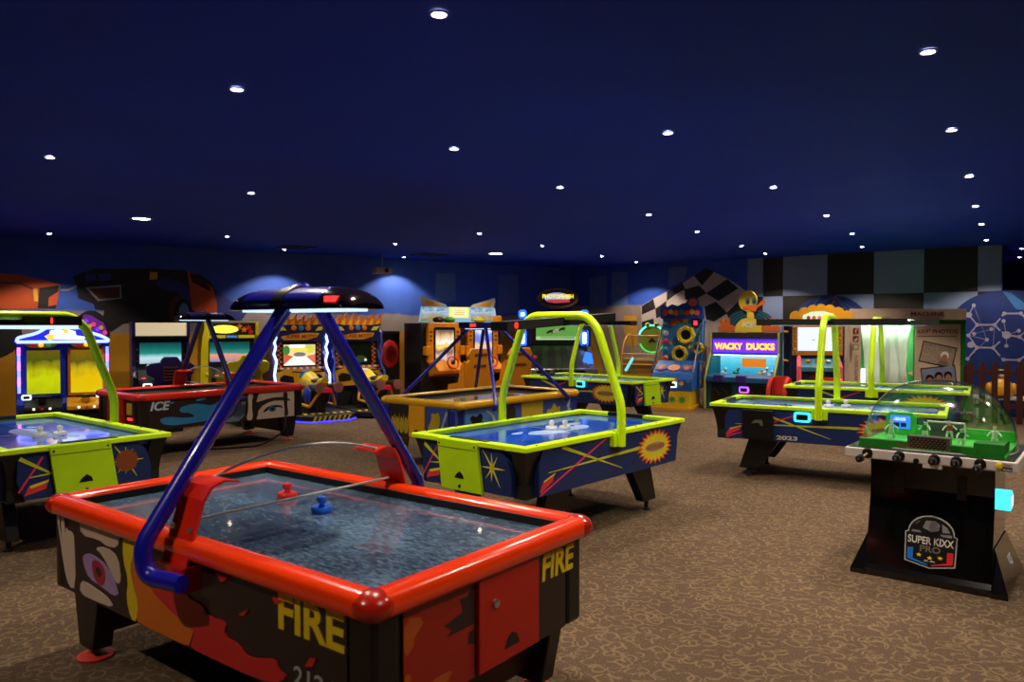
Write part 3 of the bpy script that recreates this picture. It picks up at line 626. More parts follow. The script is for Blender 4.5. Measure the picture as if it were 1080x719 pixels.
# ---- ice table behind it
FICE = M('ice_rail_red', (214, 40, 22), 0.25, coat=0.4)
ice, FI = big_table('red railed ice hockey table with blue splash and eye artwork, behind the fire table', (-4.401, 10.854, 0), 49.5, FICE, FCAP, NTUBE, BROWN, PF_ICE, bracket=M('ice_bracket', (190, 30, 18), 0.35), L=2.45, W=1.34, leg_red=M('red_foot_pad', (214, 58, 40)), digits=False, hl=0.42)
IB = M('ice_blue_print', (40, 120, 170), 0.45); IG = M('ice_grey_print', (104, 128, 148), 0.45)
prints(FI['front'], [
    ('painted_splash', [(-0.944,0.496),(-0.821,0.518),(-0.633,0.482),(-0.455,0.479),(-0.536,0.543),(-0.664,0.554),(-0.689,0.612),(-0.567,0.652),(-0.405,0.659),(-0.238,0.607),(-0.101,0.684),(0.074,0.648),(0.162,0.548),(0.072,0.456),(-0.103,0.446),(-0.407,0.404),(-0.602,0.398),(-0.791,0.398),(-0.914,0.429)], IB),
    ('painted_drop', [(-0.804,0.696),(-0.751,0.71),(-0.757,0.686),(-0.789,0.676)], IB), ('painted_drop', [(-0.45,0.72),(-0.3,0.735),(-0.35,0.69),(-0.46,0.69)], IB),
    ('painted_shade', [(-0.066,0.735),(0.271,0.735),(0.251,0.365),(-0.103,0.365),(0.09,0.455),(0.162,0.548),(0.074,0.654)], IG),
    ('painted_hair', [(0.297,0.738),(0.393,0.738),(0.355,0.599),(0.382,0.361),(0.272,0.361),(0.31,0.536)], SKIN),
    ('painted_face', [(0.474,0.738),(0.683,0.738),(1.05,0.738),(1.05,0.36),(0.442,0.36),(0.398,0.495)], SKIN),
    ('painted_brow', [(0.429,0.6),(0.664,0.658),(0.898,0.655),(1.018,0.583),(0.898,0.599),(0.664,0.609),(0.473,0.522),(0.442,0.372),(0.379,0.395),(0.385,0.631)], BROWN),
    ('painted_lash', [(0.518,0.457),(0.625,0.544),(0.819,0.542),(0.877,0.489),(0.779,0.511),(0.644,0.508),(0.586,0.458)], BROWN),
    ('painted_hair', [(0.859,0.72),(0.946,0.72),(0.93,0.554),(0.956,0.37),(0.896,0.375),(0.878,0.558)], BROWN),
    ('painted_iris', [(0.624,0.51),(0.682,0.539),(0.748,0.506),(0.74,0.459),(0.682,0.443),(0.632,0.468)], IB), ('painted_pupil', ellipse(0.685, 0.49, 0.025, 0.025, 12), BLACK)])
text('ice_lettering', 'ICE', FI['front'][1], -1.06, -0.80, 0.605, 0.725, M('ice_white_lettering', (176, 190, 205), 0.45), FI['front'][0], 0.003, bold=0.03, shear=0.25)
slab('coin_door', rect(-0.3, 0.2, 0.366, 0.742), FI['left'][1], M('coin_door_red', (176, 22, 8)), FI['left'][0], 0.02)
slab('yellow_notice', rect(0.28, 0.42, 0.55, 0.70), FI['left'][1], M('notice_yellow', (190, 150, 40), 0.5), FI['left'][0], 0.012)
slab('coin_light', rect(0.30, 0.42, 0.48, 0.51), FI['left'][1], REDLED, FI['left'][0], 0.012)

# ---- yellow table
GY = M('gold_rail', (206, 156, 18), 0.25, coat=0.4); BPOST = M('royal_blue_post', (22, 34, 130), 0.4)
yt, FY = big_table('yellow railed hockey table with black silhouettes and blue arms, before the kart game', (-0.356, 9.907, 0), 50.3, GY, GY, DBLUE, M('silhouette_blue', (44, 70, 140), 0.45), PF_ICE, post=BPOST, L=2.40, W=1.36, spread=True, leg_mat=GOLD)
YD = M('dull_yellow_print', (170, 146, 30), 0.45); WP = M('pale_print', (150, 160, 180), 0.45)
prints(FY['front'], [
    ('painted_sky', rect(-1.05, -0.45, 0.36, 0.742), M('mid_blue_print', (58, 104, 170), 0.45)), ('painted_figure', [(-0.9,0.36),(-0.92,0.55),(-0.98,0.62),(-0.92,0.66),(-0.86,0.62),(-0.8,0.68),(-0.74,0.63),(-0.78,0.55),(-0.74,0.36)], BLACK),
    ('painted_swirl', [(-0.62,0.4),(-0.56,0.5),(-0.58,0.62),(-0.7,0.68),(-0.68,0.70),(-0.54,0.64),(-0.51,0.5),(-0.57,0.38)], WP),
    ('painted_figure', [(-0.3,0.36),(-0.34,0.55),(-0.28,0.7),(-0.18,0.72),(-0.12,0.6),(-0.2,0.5),(-0.1,0.36)], BROWN), ('painted_field', rect(-0.02, 0.42, 0.36, 0.742), YD),
    ('painted_splash', [(0.5,0.36),(0.47,0.5),(0.53,0.62),(0.6,0.58),(0.66,0.7),(0.72,0.6),(0.8,0.64),(0.78,0.5),(0.84,0.36)], YD), ('painted_bolt', [(0.86,0.36),(0.98,0.6),(0.94,0.6),(1.03,0.72),(1.0,0.58),(1.04,0.58),(0.92,0.36)], WP)])
prints(FY['left'], [
    ('painted_ground', rect(-0.5, -0.16, 0.36, 0.742), M('dark_olive_print', (30, 28, 14), 0.45))] + [('painted_splash', [(-0.47 + 0.08 * k, 0.38), (-0.49 + 0.08 * k, 0.5), (-0.45 + 0.08 * k, 0.62), (-0.42 + 0.08 * k, 0.54), (-0.40 + 0.08 * k, 0.68), (-0.405 + 0.08 * k, 0.42)], YD) for k in range(4)] +
    [('painted_splash', [(0.2,0.38),(0.16,0.5),(0.24,0.6),(0.22,0.68),(0.3,0.66),(0.34,0.7),(0.38,0.58),(0.34,0.5),(0.4,0.38)], YD), ('painted_bolt', strip((0.36, 0.42), (0.48, 0.7), 0.03), WP)])
slab('coin_door', rect(-0.14, 0.12, 0.366, 0.742), FY['left'][1], GOLD, FY['left'][0], 0.02)
slab('coin_return', rect(-0.04, 0.02, 0.42, 0.46), FY['left'][1], BLACK, FY['left'][0], 0.023, 0.018)

# ---- lime green tables
SUN = M('burst_orange_print', (224, 92, 24), 0.45); SUNY = M('burst_yellow_print', (216, 196, 40), 0.45); LOGO = M('logo_red_print', (206, 56, 50), 0.45); STRIPE = M('stripe_olive_print', (190, 192, 30), 0.45)
def lime_table(label, loc, rz, sides=('front',), ends=('left',), sun=False, score='0', tilt=0.0, extra=None, L=2.35, W=1.23, box=1.56, lit=False, digits=()):
    t = thing('air_hockey_table', label, 'hockey table', loc, rz, 'air hockey tables')
    hx, hy = L / 2, W / 2
    for s in (-1, 1):   # mitred flat rails
        MB().prism([(-hx, s * hy), (hx, s * hy), (hx - 0.085, s * (hy - 0.085)), (-hx + 0.085, s * (hy - 0.085))], top(0.782), 0, 0.038).build('rail', LIME, t, bevel=0.006)
        MB().prism([(s * hx, -hy), (s * hx, hy), (s * (hx - 0.085), hy - 0.085), (s * (hx - 0.085), -hy + 0.085)], top(0.782), 0, 0.038).build('rail', LIME, t, bevel=0.006)
        MB().prism([(s * (hx - 0.03), -0.2), (s * (hx - 0.03), 0.2), (s * (hx - 0.09), 0.2), (s * (hx - 0.09), -0.2)], top(0.79), 0, 0.036).build('goal_cover', BLACK if s > 0 else M('dark_goal', (30, 40, 30), 0.3), t)
        for k in range(7): MB().lathe([(0.009, 0.82), (0.007, 0.824)], 8, (-hx + 0.15 + k * (L - 0.3) / 6, s * (hy - 0.025), 0)).build('screw', MATT, t)
    MB().box(-hx + 0.06, hx - 0.06, -hy + 0.06, hy - 0.06, 0.745, 0.776).build('playfield', PF_BLUE, t)
    pfz = top(0.776)
    for q in ([(-0.5,-0.02),(-0.2,-0.16),(0.1,-0.1),(0.34,-0.13),(0.5,0.0),(0.42,0.1),(0.3,0.02),(0.1,0.12),(-0.1,0.06),(-0.28,0.12)], [(0.36,0.08),(0.62,0.12),(0.52,0.2),(0.2,0.16)], [(-0.5,0.05),(-0.3,0.16),(-0.55,0.16)]):
        slab('playfield_print', soft([(a * 0.9, b) for a, b in q]), pfz, M('white_field_print', (150, 178, 224), 0.3), t, 0.0012)
    slab('centre_line', rect(-0.012, 0.012, -hy + 0.09, hy - 0.09), pfz, M('field_line', (90, 140, 220), 0.3), t, 0.0009)
    MB().box(-1.1, 1.1, -0.545, 0.545, 0.43, 0.745).build('cabinet', MATT, t)
    for sx in (-1, 1):
        for sy in (-1, 1):      # curved black corner pieces flaring up to the rail
            st = []
            for k in range(6):
                z = 0.42 + 0.36 * k / 5; f = 0.02 + 0.06 * (k / 5) ** 2
                st.append((z, f))
            m = MB()
            for z, f in st:
                xo, yo = 1.075 + f, 0.525 + f * 0.8; xi, yi = 0.93 + f * 0.7 - 0.1 * ((z - 0.42) / 0.36 - 0.4) ** 2, 0.42 + f * 0.5
                m.v += [(sx * xi, sy * yo, z), (sx * xo, sy * yo, z), (sx * xo, sy * yi, z), (sx * xi, sy * yi, z)]
            for i in range(5):
                for k in range(4): m.f.append((i * 4 + k, i * 4 + (k + 1) % 4, i * 4 + 4 + (k + 1) % 4, i * 4 + 4 + k))
            m.f += [(0, 1, 2, 3), (20, 21, 22, 23)]
            m.build('corner_post', BLACK, t)
            lg = MB().prism([(0.42, 0.44), (0.76, 0.44), (0.87, 0.09), (0.66, 0.09)], lambda u, w, d, sx=sx, sy=sy: (sx * u, sy * 0.44 + d, w), -0.045, 0.045).build('leg', BLACK, t, bevel=0.008)
            MB().lathe([(0.02, 0.1), (0.02, 0.02), (0.036, 0.015), (0.036, 0.0)], 12, (sx * 0.765, sy * 0.44, 0)).build('levelling_bolt', MATT, lg)
    fns = {'front': front(-0.545), 'rear': rear(0.545), 'left': left(-1.1), 'right': right(1.1)}
    for nm in sides:
        fn0 = fns[nm]; fn = lambda u, w, d, fn0=fn0: fn0(u, w, d + 0.05)
        sp = slab('side_panel', [(-0.96, 0.775), (-1.0, 0.66), (-1.0, 0.435), (1.03, 0.435), (1.06, 0.6), (1.08, 0.775)], fn0, NAVY, t, 0.05)
        for poly, mt in ((strip((-0.72, 0.772), (0.117, 0.496), 0.03, 0.004), STRIPE), (strip((-0.887, 0.60), (0.40, 0.63), 0.004, 0.028), STRIPE), (strip((-0.985, 0.445), (-0.13, 0.772), 0.014), PINK)):
            slab('light_stripe', poly, fn, mt, sp, 0.002)
        bu = slab('burst', star(0.655, 0.612, 0.3, 0.23, 22), lambda u, w, d: fn(0.655 + (u - 0.655), 0.612 + (w - 0.612) * 0.52, d), SUN, sp, 0.003)
        slab('burst_core', star(0.655, 0.612, 0.255, 0.20, 22), lambda u, w, d: fn(0.655 + (u - 0.655), 0.612 + (w - 0.612) * 0.52, d), SUNY, bu, 0.004)
        slab('burst_badge', ellipse(0.655, 0.612, 0.17, 0.04), fn, M('badge_grey', (150, 130, 100), 0.5), bu, 0.005)
        text('burst_lettering', 'HOTFLASH', fn, 0.51, 0.80, 0.592, 0.632, M('lettering_maroon', (150, 40, 20), 0.5), bu, 0.006, 0.004, bold=0.02)
        slab('maker_logo', [(-0.99, 0.47), (-0.95, 0.54), (-0.82, 0.575), (-0.84, 0.53), (-0.98, 0.462)], fn, LOGO, sp, 0.002)
        slab('maker_logo_shadow', [(-0.95, 0.545), (-0.80, 0.59), (-0.82, 0.575), (-0.94, 0.535)], fn, SUNY, sp, 0.0025)
    for nm in ends:
        fn0 = fns[nm]; fn = lambda u, w, d, fn0=fn0: fn0(u, w, d + 0.05)
        pl = slab('end_panel', [(-0.49, 0.775), (-0.29, 0.775), (-0.25, 0.44), (-0.45, 0.44), (-0.5, 0.58)], fn0, NAVY, t, 0.05)
        slab('light_stripe', strip((-0.49, 0.50), (-0.33, 0.74), 0.014), fn, PINK, pl, 0.002); slab('light_stripe', strip((-0.48, 0.745), (-0.275, 0.61), 0.03, 0.012), fn, STRIPE, pl, 0.0025); slab('light_stripe', strip((-0.42, 0.60), (-0.272, 0.612), 0.006, 0.014), fn, STRIPE, pl, 0.002)
        slab('maker_logo', [(-0.455, 0.47), (-0.43, 0.53), (-0.30, 0.555), (-0.31, 0.505)], fn, LOGO, pl, 0.002); slab('maker_logo_shadow', [(-0.42, 0.54), (-0.29, 0.57), (-0.30, 0.548), (-0.41, 0.52)], fn, SUNY, pl, 0.0025)
        prr = slab('end_panel', [(0.14, 0.775), (0.35, 0.775), (0.42, 0.70), (0.455, 0.58), (0.45, 0.44), (0.19, 0.44)], fn0, NAVY, t, 0.05)
        for (u, w) in ((0.167, 0.763), (0.255, 0.742), (0.315, 0.719), (0.395, 0.632), (0.344, 0.496), (0.255, 0.529), (0.197, 0.546), (0.15, 0.632)):
            slab('star_ray', strip((0.265, 0.632), (u, w), 0.02, 0.002), fn, YPR, prr, 0.002)
        if sun: slab('star_disc', star(0.265, 0.632, 0.095, 0.08, 14), fn, M('rust_disc', (128, 62, 24), 0.5), prr, 0.0035)
        fd = lambda u, w, d, fn0=fn0: fn0(u, w, d + 0.055)
        dr = slab('coin_door', [(-0.30, 0.812), (0.13, 0.812), (0.19, 0.425), (-0.25, 0.425)], fd, OLIVE, t, 0.03, bevel=0.004)
        fd2 = lambda u, w, d, fn0=fn0: fn0(u, w, d + 0.085)
        slab('door_hinge', rect(-0.29, 0.13, 0.745, 0.752), fd2, M('dark_lime', (110, 132, 10), 0.5), dr, 0.002)  # hinge line in a darker lime
        slab('coin_return', [(-0.1, 0.52), (-0.08, 0.55), (-0.045, 0.575), (-0.01, 0.55), (0.0, 0.52)], fd2, BLACK, dr, 0.003)
        slab('lock', ellipse(-0.045, 0.46, 0.012, 0.014, 12), fd2, BLACK, dr, 0.006)
        for u in (-0.27, 0.11): slab('door_screw', ellipse(u, 0.775, 0.008, 0.008, 8), fd2, BLACK, dr, 0.004)
    # overhead arch with long score box
    hf = hy + 0.045
    MB().tube(rounded([(0, -hf, 0.70), (0, -hf, 1.04), (0, -0.42, 1.68), (0, -0.30, 1.785), (0, 0.30, 1.785), (0, 0.42, 1.68), (0, hf, 1.04), (0, hf, 0.70)], 0.09, 8), 0.037, 16).build('arch', LIME, t, True)
    for s in (-1, 1): MB().box(-0.075, 0.085, min(s * (hy - 0.06), s * (hf - 0.02)), max(s * (hy - 0.06), s * (hf - 0.02)), 0.70, 0.81).build('arch_bracket', LIME, t)
    rot = lambda p: (p[0], p[1], p[2] + p[0] * math.tan(R(tilt)))
    def sbox(x0, x1, y0, y1, z0, z1, nm, mt, par):
        m = MB().box(x0, x1, y0, y1, z0, z1); m.v = [rot(p) for p in m.v]; return m.build(nm, mt, par)
    hb = box / 2
    sb = sbox(-hb, hb, -0.09, 0.09, 1.70, 1.772, 'score_box', MATT, t)
    if lit: sbox(-hb * 0.92, hb * 0.92, -0.085, 0.085, 1.668, 1.70, 'light_tube', LAMPW, sb)
    else: sbox(-hb * 0.8, hb * 0.8, -0.05, 0.05, 1.698, 1.70, 'light_tube', LAMPW, sb)
    for s in digits:
        zz = s * hb * 0.86 * math.tan(R(tilt))
        text('score_digit', score, front(-0.0905), s * hb * 0.86 - 0.022, s * hb * 0.86 + 0.022, 1.712 + zz, 1.762 + zz, REDLED, sb, 0.003, bold=0.04)
    if extra: extra(t, fns)
    return t
T_MID = lime_table('lime green hockey table in the middle of the room', (0.407, 6.696, 0), 49.0, tilt=3.2, digits=(-1,))
T_LEFT = lime_table('lime green hockey table cut off by the left picture edge', (-4.104, 6.505, 0), -39.4, sides=('front',), ends=('right',), sun=True, lit=True, digits=(1,))
T_FAR = lime_table('lime green hockey table farthest back, before the horse race machine', (1.435, 12.974, 0), -43.7, sides=('front',), ends=('right',))
READ = G('reader_white_light', (230, 250, 255), 1.6); READC = G('reader_cyan_light', (60, 210, 255), 1.6); READM = G('reader_violet_light', (190, 90, 255), 1.4)
def card_reader(parent, fn, u, w, s=0.07, rim=None):
    b = slab('card_reader', rrect(u - s, u + s, w - s * 0.62, w + s * 0.62, s * 0.3), fn, rim or READ, parent, 0.03)
    slab('reader_screen', rrect(u - s * 0.7, u + s * 0.7, w - s * 0.36, w + s * 0.36, s * 0.15), fn, BLACK, b, 0.033, 0.03)
    return b
def extras7(t, fns):
    fn = lambda u, w, d: fns['front'](u, w, d + 0.05)
    bx = slab('coin_box', rect(-0.80, -0.47, 0.46, 0.77), fn, BLACK, t, 0.05, bevel=0.006)
    slab('coin_plate', [(-0.70, 0.62), (-0.66, 0.66), (-0.58, 0.66), (-0.57, 0.60), (-0.60, 0.60), (-0.61, 0.63)], fn, M('plate_grey', (90, 95, 80), 0.4), bx, 0.054, 0.05)
    card_reader(t, fn, -0.17, 0.715, 0.085, READC)
    text('number_lettering', '2023', fn, -0.44, -0.22, 0.455, 0.50, M('silver_lettering', (190, 185, 170), 0.4), t, 0.003, bold=0.03)
T_RIGHT = lime_table('lime green hockey table numbered 2023, left of the soccer dome', (3.571, 8.548, 0), -31.0, ends=(), extra=extras7)
T_RBACK = lime_table('lime green hockey table behind the one numbered 2023, before the photo booth', (5.32, 11.05, 0), -32.0, ends=())
card_reader(T_FAR, lambda u, w, d: (u, -0.595 - d, w), 0.15, 0.74, 0.085, READC)

# ---- mallets (a thing each)
MW = M('mallet_white', (228, 228, 226), 0.35); MBL = M('mallet_blue', (20, 96, 214), 0.3); MRD = M('mallet_red', (214, 44, 34), 0.3)
def mallet(x, y, z, mat, label, group='table hockey mallets'):
    t = thing('mallet', label, 'mallet', (x, y, z), 0, group)
    MB().lathe([(0.05, 0.0), (0.053, 0.004), (0.053, 0.022), (0.048, 0.03), (0.03, 0.024)], 22).build('base', mat, t, True)
    MB().lathe([(0.018, 0.022), (0.014, 0.04), (0.022, 0.05), (0.026, 0.064), (0.02, 0.078), (0.006, 0.083)], 18).build('knob', mat, t, True)
mallet(-0.955, 3.79, 0.764, MBL, 'blue mallet standing on the fire table')
mallet(-1.22, 4.10, 0.764, MRD, 'red mallet standing on the fire table')
for (x, y, lb) in ((-3.93, 6.30, 'left white mallet of the pair on the lime table at the left edge'), (-3.80, 6.36, 'right white mallet of the pair on the lime table at the left edge'), (0.35, 6.70, 'left white mallet of the pair on the middle lime table'), (0.47, 6.72, 'right white mallet of the pair on the middle lime table'),
                   (1.16, 12.62, 'left white mallet of the pair on the farthest lime table'), (1.32, 12.64, 'right white mallet of the pair on the farthest lime table'), (3.56, 8.52, 'left white mallet of the pair on the table numbered 2023'), (3.76, 8.52, 'right white mallet of the pair on the table numbered 2023')):
    mallet(x, y, 0.778, MW, lb)

# ================================================================== DOMED TABLE SOCCER GAME
so = thing('dome_soccer_table', 'domed table soccer game with green pitch on a black pedestal', 'soccer game', (2.96, 5.25, 0), -39.0); so.scale = (0.92, 0.9, 1.0)
SW, SD = 0.545, 0.47        # half length, half depth of the white frame
FRAMEW = M('soccer_frame_white', (206, 196, 190), 0.4); PITCH = M('pitch_green', (60, 196, 60), 0.55, var=0.2, scale=5); BANK = M('bank_green', (24, 122, 26), 0.5); GLB = M('gloss_black', (12, 11, 11), 0.12, coat=0.5)
fr = MB().box(-SW, SW, -SD, SD, 0.795, 0.862).build('table_frame', FRAMEW, so, bevel=0.008)
MB().box(-SW + 0.02, SW - 0.02, -SD + 0.02, SD - 0.02, 0.862, 0.868).build('frame_top', M('frame_top_black', (34, 40, 36), 0.3), fr)
pit = MB().box(-0.47, 0.47, -0.40, 0.40, 0.868, 0.885).build('pitch', PITCH, so)
for a, b in (((-0.002, -0.38), (0.002, 0.38)),):
    slab('pitch_line', rect(a[0] - 0.003, b[0] + 0.003, a[1], b[1]), top(0.885), WHITE, pit, 0.001)
for q in (rect(-0.46, -0.14, -0.405, -0.35), rect(0.14, 0.30, -0.405, -0.34)):
    slab('front_bank', q, top(0.868), BANK, so, 0.055)
slab('side_bank', [(0.28, -0.40), (0.46, -0.40), (0.46, -0.1), (0.36, -0.2), (0.28, -0.25)], top(0.868), BANK, so, 0.085)
slab('rear_bank', rect(-0.45, 0.45, 0.36, 0.40), top(0.868), PITCH, so, 0.09)
text('bank_lettering', 'INTERNATIONAL', front(0.36), 0.1, 0.42, 0.925, 0.945, M('bank_lettering', (150, 190, 150), 0.5), so, 0.003)
MESHG = M('goal_mesh_grey', (120, 112, 108), 0.4, 0.5)
gb = slab('goal_box', rect(-0.135, 0.135, 0.868, 0.965), front(-0.30), MESHG, so, 0.095)
slab('goal_grille', rect(-0.115, 0.115, 0.878, 0.955), front(-0.395), BLACK, gb, 0.002)
for i in range(9):
    for j in range(5): slab('grille_cell', ellipse(-0.105 + i * 0.0262 + (0.013 if j % 2 else 0), 0.888 + j * 0.0145, 0.0085, 0.0045, 6), front(-0.397), M('cell_tan', (150, 120, 96), 0.4), gb, 0.002)
ng = MB()
for a, b in (((-0.13, 0.885), (-0.13, 1.0)), ((0.13, 0.885), (0.13, 1.0)), ((-0.13, 1.0), (0.13, 1.0))): ng.tube([(a[0], 0.30, a[1]), (b[0], 0.30, b[1])], 0.007, 8)
ngo = ng.build('far_goal', WHITE, so)
slab('goal_net', rect(-0.12, 0.12, 0.885, 0.99), front(0.355), M('net_dark', (70, 80, 80), 0.6), ngo, 0.003)
sbd = slab('score_board', [(-0.43, 0.885), (-0.22, 0.885), (-0.21, 1.02), (-0.24, 1.05), (-0.40, 1.05), (-0.43, 1.02)], front(0.33), PITCH, so, 0.03)
slab('score_display', rrect(-0.40, -0.25, 0.93, 1.03, 0.01), front(0.30), G('display_blue', (50, 130, 235), 1.0), sbd, 0.004)
text('display_lettering', '00:00', front(0.296), -0.365, -0.285, 0.99, 1.015, G('display_white', (225, 240, 255), 1.2), sbd, 0.003)
slab('display_flag', rect(-0.37, -0.33, 0.945, 0.975), front(0.296), M('flag_navy', (20, 40, 110), 0.5), sbd, 0.003); slab('display_flag', rect(-0.32, -0.28, 0.945, 0.975), front(0.296), M('flag_navy', (20, 40, 110)), sbd, 0.003)
def player(x, y, shirt, rz, label):
    m = MB()
    m.tube([(-0.018, -0.012, 0.0), (-0.016, 0.004, 0.03), (-0.010, 0, 0.055)], 0.0075, 7, r2=0.011); m.tube([(0.022, 0.018, 0.0), (0.016, 0.0, 0.03), (0.010, 0, 0.055)], 0.0075, 7, r2=0.011)
    m.tube([(0, 0, 0.05), (0, 0, 0.075), (0, 0, 0.098)], 0.014, 8, r2=0.019)
    m.tube([(-0.018, 0, 0.096), (-0.036, -0.004, 0.08), (-0.046, -0.012, 0.062)], 0.0065, 6, r2=0.005); m.tube([(0.018, 0, 0.096), (0.036, 0.004, 0.082), (0.05, -0.008, 0.07)], 0.0065, 6, r2=0.005)
    m.tube([(0, 0, 0.096), (0, 0, 0.108)], 0.007, 6); m.ball((0, 0, 0.12), 0.0125, 0.013, 0.015, 8, 6)
    o = m.build('player_figure', WHITE, so, True); o.location = (x, y, 0.886); o.rotation_euler = (0, 0, rz); o['label'] = label
    s = MB(); s.tube([(0, 0, 0.06), (0, 0, 0.082), (0, 0, 0.1)], 0.0165, 8, r2=0.0215); s.build('shirt', shirt, o, True)
    MB().ball((0, 0.002, 0.126), 0.0135, 0.014, 0.011, 8, 5).build('hair', BLACK if shirt is not WHITE else GOLD, o, True)
GRN = M('shirt_green', (24, 120, 60), 0.5)
for x, y, sh, rz, lb in ((-0.33, 0.02, WHITE, 0.3, 'white figure at the left'), (-0.12, 0.16, GRN, -0.5, 'green shirted figure left of the far goal'), (0.03, 0.27, RED, 0.2, 'red shirted goalkeeper figure'), (0.17, -0.14, GRN, 0.8, 'green shirted figure near the front goal'), (0.35, 0.08, WHITE, -0.3, 'white figure at the right')):
    player(x, y, sh, rz, lb)
# clear dome
dm = MB(); nn, hh = 40, 12
for i in range(hh + 1):
    p = pi / 2 * i / hh; cp = cos(p) ** 0.8; sp_ = sin(p) ** 0.95
    for k in range(nn):
        a = 2 * pi * k / nn; ca, sa = cos(a), sin(a); e = 0.72
        dm.v.append((0.50 * cp * abs(ca) ** e * (1 if ca > 0 else -1), 0.42 * cp * abs(sa) ** e * (1 if sa > 0 else -1), 0.872 + 0.45 * sp_))
for i in range(hh):
    for k in range(nn): dm.f.append((i * nn + k, i * nn + (k + 1) % nn, (i + 1) * nn + (k + 1) % nn, (i + 1) * nn + k))
dome = dm.build('dome', CLEAR('dome_acrylic', (0.92, 0.94, 0.94), 1.5, 0.12, 0.09), so, True)
MB().tube([dm.v[k] for k in range(nn)], 0.006, 6, True).build('dome_rim', ACRYL_E, dome)
# rods with handles on the front, each with a round bearing
for k, (u, L, w) in enumerate(((-0.385, 0.17, -0.01), (-0.17, 0.05, 0.0), (0.055, 0.04, 0.0), (0.19, 0.035, 0.0), (0.33, 0.11, -0.01))):
    rd = MB().tube([(u, -SD + 0.01, 0.832), (u, -SD - L, 0.832 + w)], 0.0075, 10).build('rod', M('rod_brass', (206, 180, 130), 0.3, 0.5), so)
    MB().lathe([(0.036, 0), (0.036, 0.008), (0.026, 0.016), (0.012, 0.016)], 20, (u, -SD, 0.832), axis='y').build('bearing', BLACK, rd, True)
    MB().lathe([(0.012, 0), (0.022, 0.006), (0.026, 0.03), (0.021, 0.055), (0.024, 0.07), (0.014, 0.078)], 16, (u, -SD - L, 0.832 + w), axis='y').build('handle', BLACK, rd, True)
    MB().lathe([(0.008, 0), (0.006, 0.004)], 10, (u, -SD - L - 0.078, 0.832 + w), axis='y').build('handle_cap', CHROME, rd)
MB().lathe([(0.018, 0), (0.018, 0.014)], 14, (-0.06, -SD, 0.812), axis='y').build('start_button', BLACK, so)
MB().lathe([(0.022, 0), (0.02, 0.01), (0.01, 0.014)], 16, (0.44, -SD, 0.832), axis='y').build('yellow_button', YEL, so, True)
lbp = slab('badge', [(0.45, 0.802), (0.515, 0.802), (0.515, 0.828), (0.463, 0.83)], front(-SD), M('badge_maroon', (64, 16, 20), 0.4), so, 0.003)
text('badge_lettering', 'PUSH', front(-SD - 0.003), 0.462, 0.51, 0.806, 0.818, WHITE, lbp, 0.002)
text('badge_lettering', 'START', front(-SD), 0.465, 0.512, 0.834, 0.846, M('badge_maroon', (64, 16, 20)), so, 0.002)
slab('catch_tray', rect(-0.02, 0.1, 0.772, 0.797), front(-SD + 0.03), FRAMEW, so, 0.03)
# pedestal: straight front flaring into a sloped foot
pw = 0.40
prof = [(-0.30, 0.795), (-0.30, 0.60), (-0.31, 0.52), (-0.43, 0.075), (-0.46, 0.045), (-0.46, 0.0), (0.44, 0.0), (0.44, 0.05), (0.36, 0.14), (0.30, 0.30), (0.28, 0.795)]
MB().prism(prof, lambda u, w, d: (d, u, w), -pw, pw).build('pedestal', GLB, so)
for s in (-1, 1):
    MB().prism([(-0.47, 0.0), (0.45, 0.0), (0.45, 0.03), (-0.47, 0.03)], lambda u, w, d, s=s: (s * d, u, w), 0.40, 0.50).build('foot_plate', GLB, so)
    w_ = MB(); w_.v = [(s * 0.40, -0.44, 0.03), (s * 0.50, -0.46, 0.03), (s * 0.50, 0.42, 0.03), (s * 0.40, 0.42, 0.03), (s * 0.40, -0.32, 0.28), (s * 0.405, -0.32, 0.28), (s * 0.405, 0.3, 0.28), (s * 0.40, 0.3, 0.28)]
    w_.f = [(0, 1, 5, 4), (1, 2, 6, 5), (2, 3, 7, 6), (3, 0, 4, 7), (4, 5, 6, 7), (0, 3, 2, 1)]
    wg = w_.build('side_foot', GLB, so)
    if s > 0:
        q = Vector((0.10, 0, -0.25)).normalized()
        text('foot_lettering', 'AOS', lambda u, w, d: (0.452 + (w - 0.15) * -0.4 + d, u, w), -0.02, 0.12, 0.11, 0.175, WHITE, wg, 0.006)
for s in (-1, 1): slab('pedestal_rib', rect(s * 0.2 - 0.03, s * 0.2 + 0.03, 0.56, 0.72), front(-0.30), BLACK, so, 0.012)
# emblem on the sloped front, leaning with it
def emb(u, w, d):
    z = 0.035 + w * 0.84
    return (u * 1.2 + 0.02, -0.43 + (z - 0.075) * 0.2697 - d * 0.965, z - d * 0.26)
shape = [(-0.135, 0.12), (-0.14, 0.34), (-0.125, 0.345)] + [(0.125 * cos(a) , 0.345 + 0.135 * sin(a)) for a in [pi - pi * k / 14 for k in range(15)]] + [(0.14, 0.34), (0.135, 0.12), (0.0, 0.085)]
def inset(f): return [(u * f, 0.28 + (w - 0.28) * f) for u, w in shape]
em = slab('emblem', shape, emb, M('emblem_silver', (170, 166, 160), 0.35), so, 0.003)
slab('emblem_field', inset(0.95), emb, BLACK, em, 0.0045); 
EG = M('emblem_grey', (120, 118, 120), 0.4)
for q in ([(-0.045, 0.385), (-0.03, 0.44), (0.02, 0.445), (0.045, 0.42), (0.04, 0.375), (0.0, 0.36)], [(0.055, 0.43), (0.085, 0.405), (0.1, 0.37), (0.06, 0.365)], [(-0.1, 0.36), (-0.06, 0.36), (-0.05, 0.345), (-0.105, 0.345)], [(-0.06, 0.44), (-0.095, 0.40), (-0.07, 0.42)], [(0.05, 0.35), (0.11, 0.355), (0.11, 0.335), (0.06, 0.335)]):
    slab('ball_patch', q, emb, EG, em, 0.006, 0.0045)
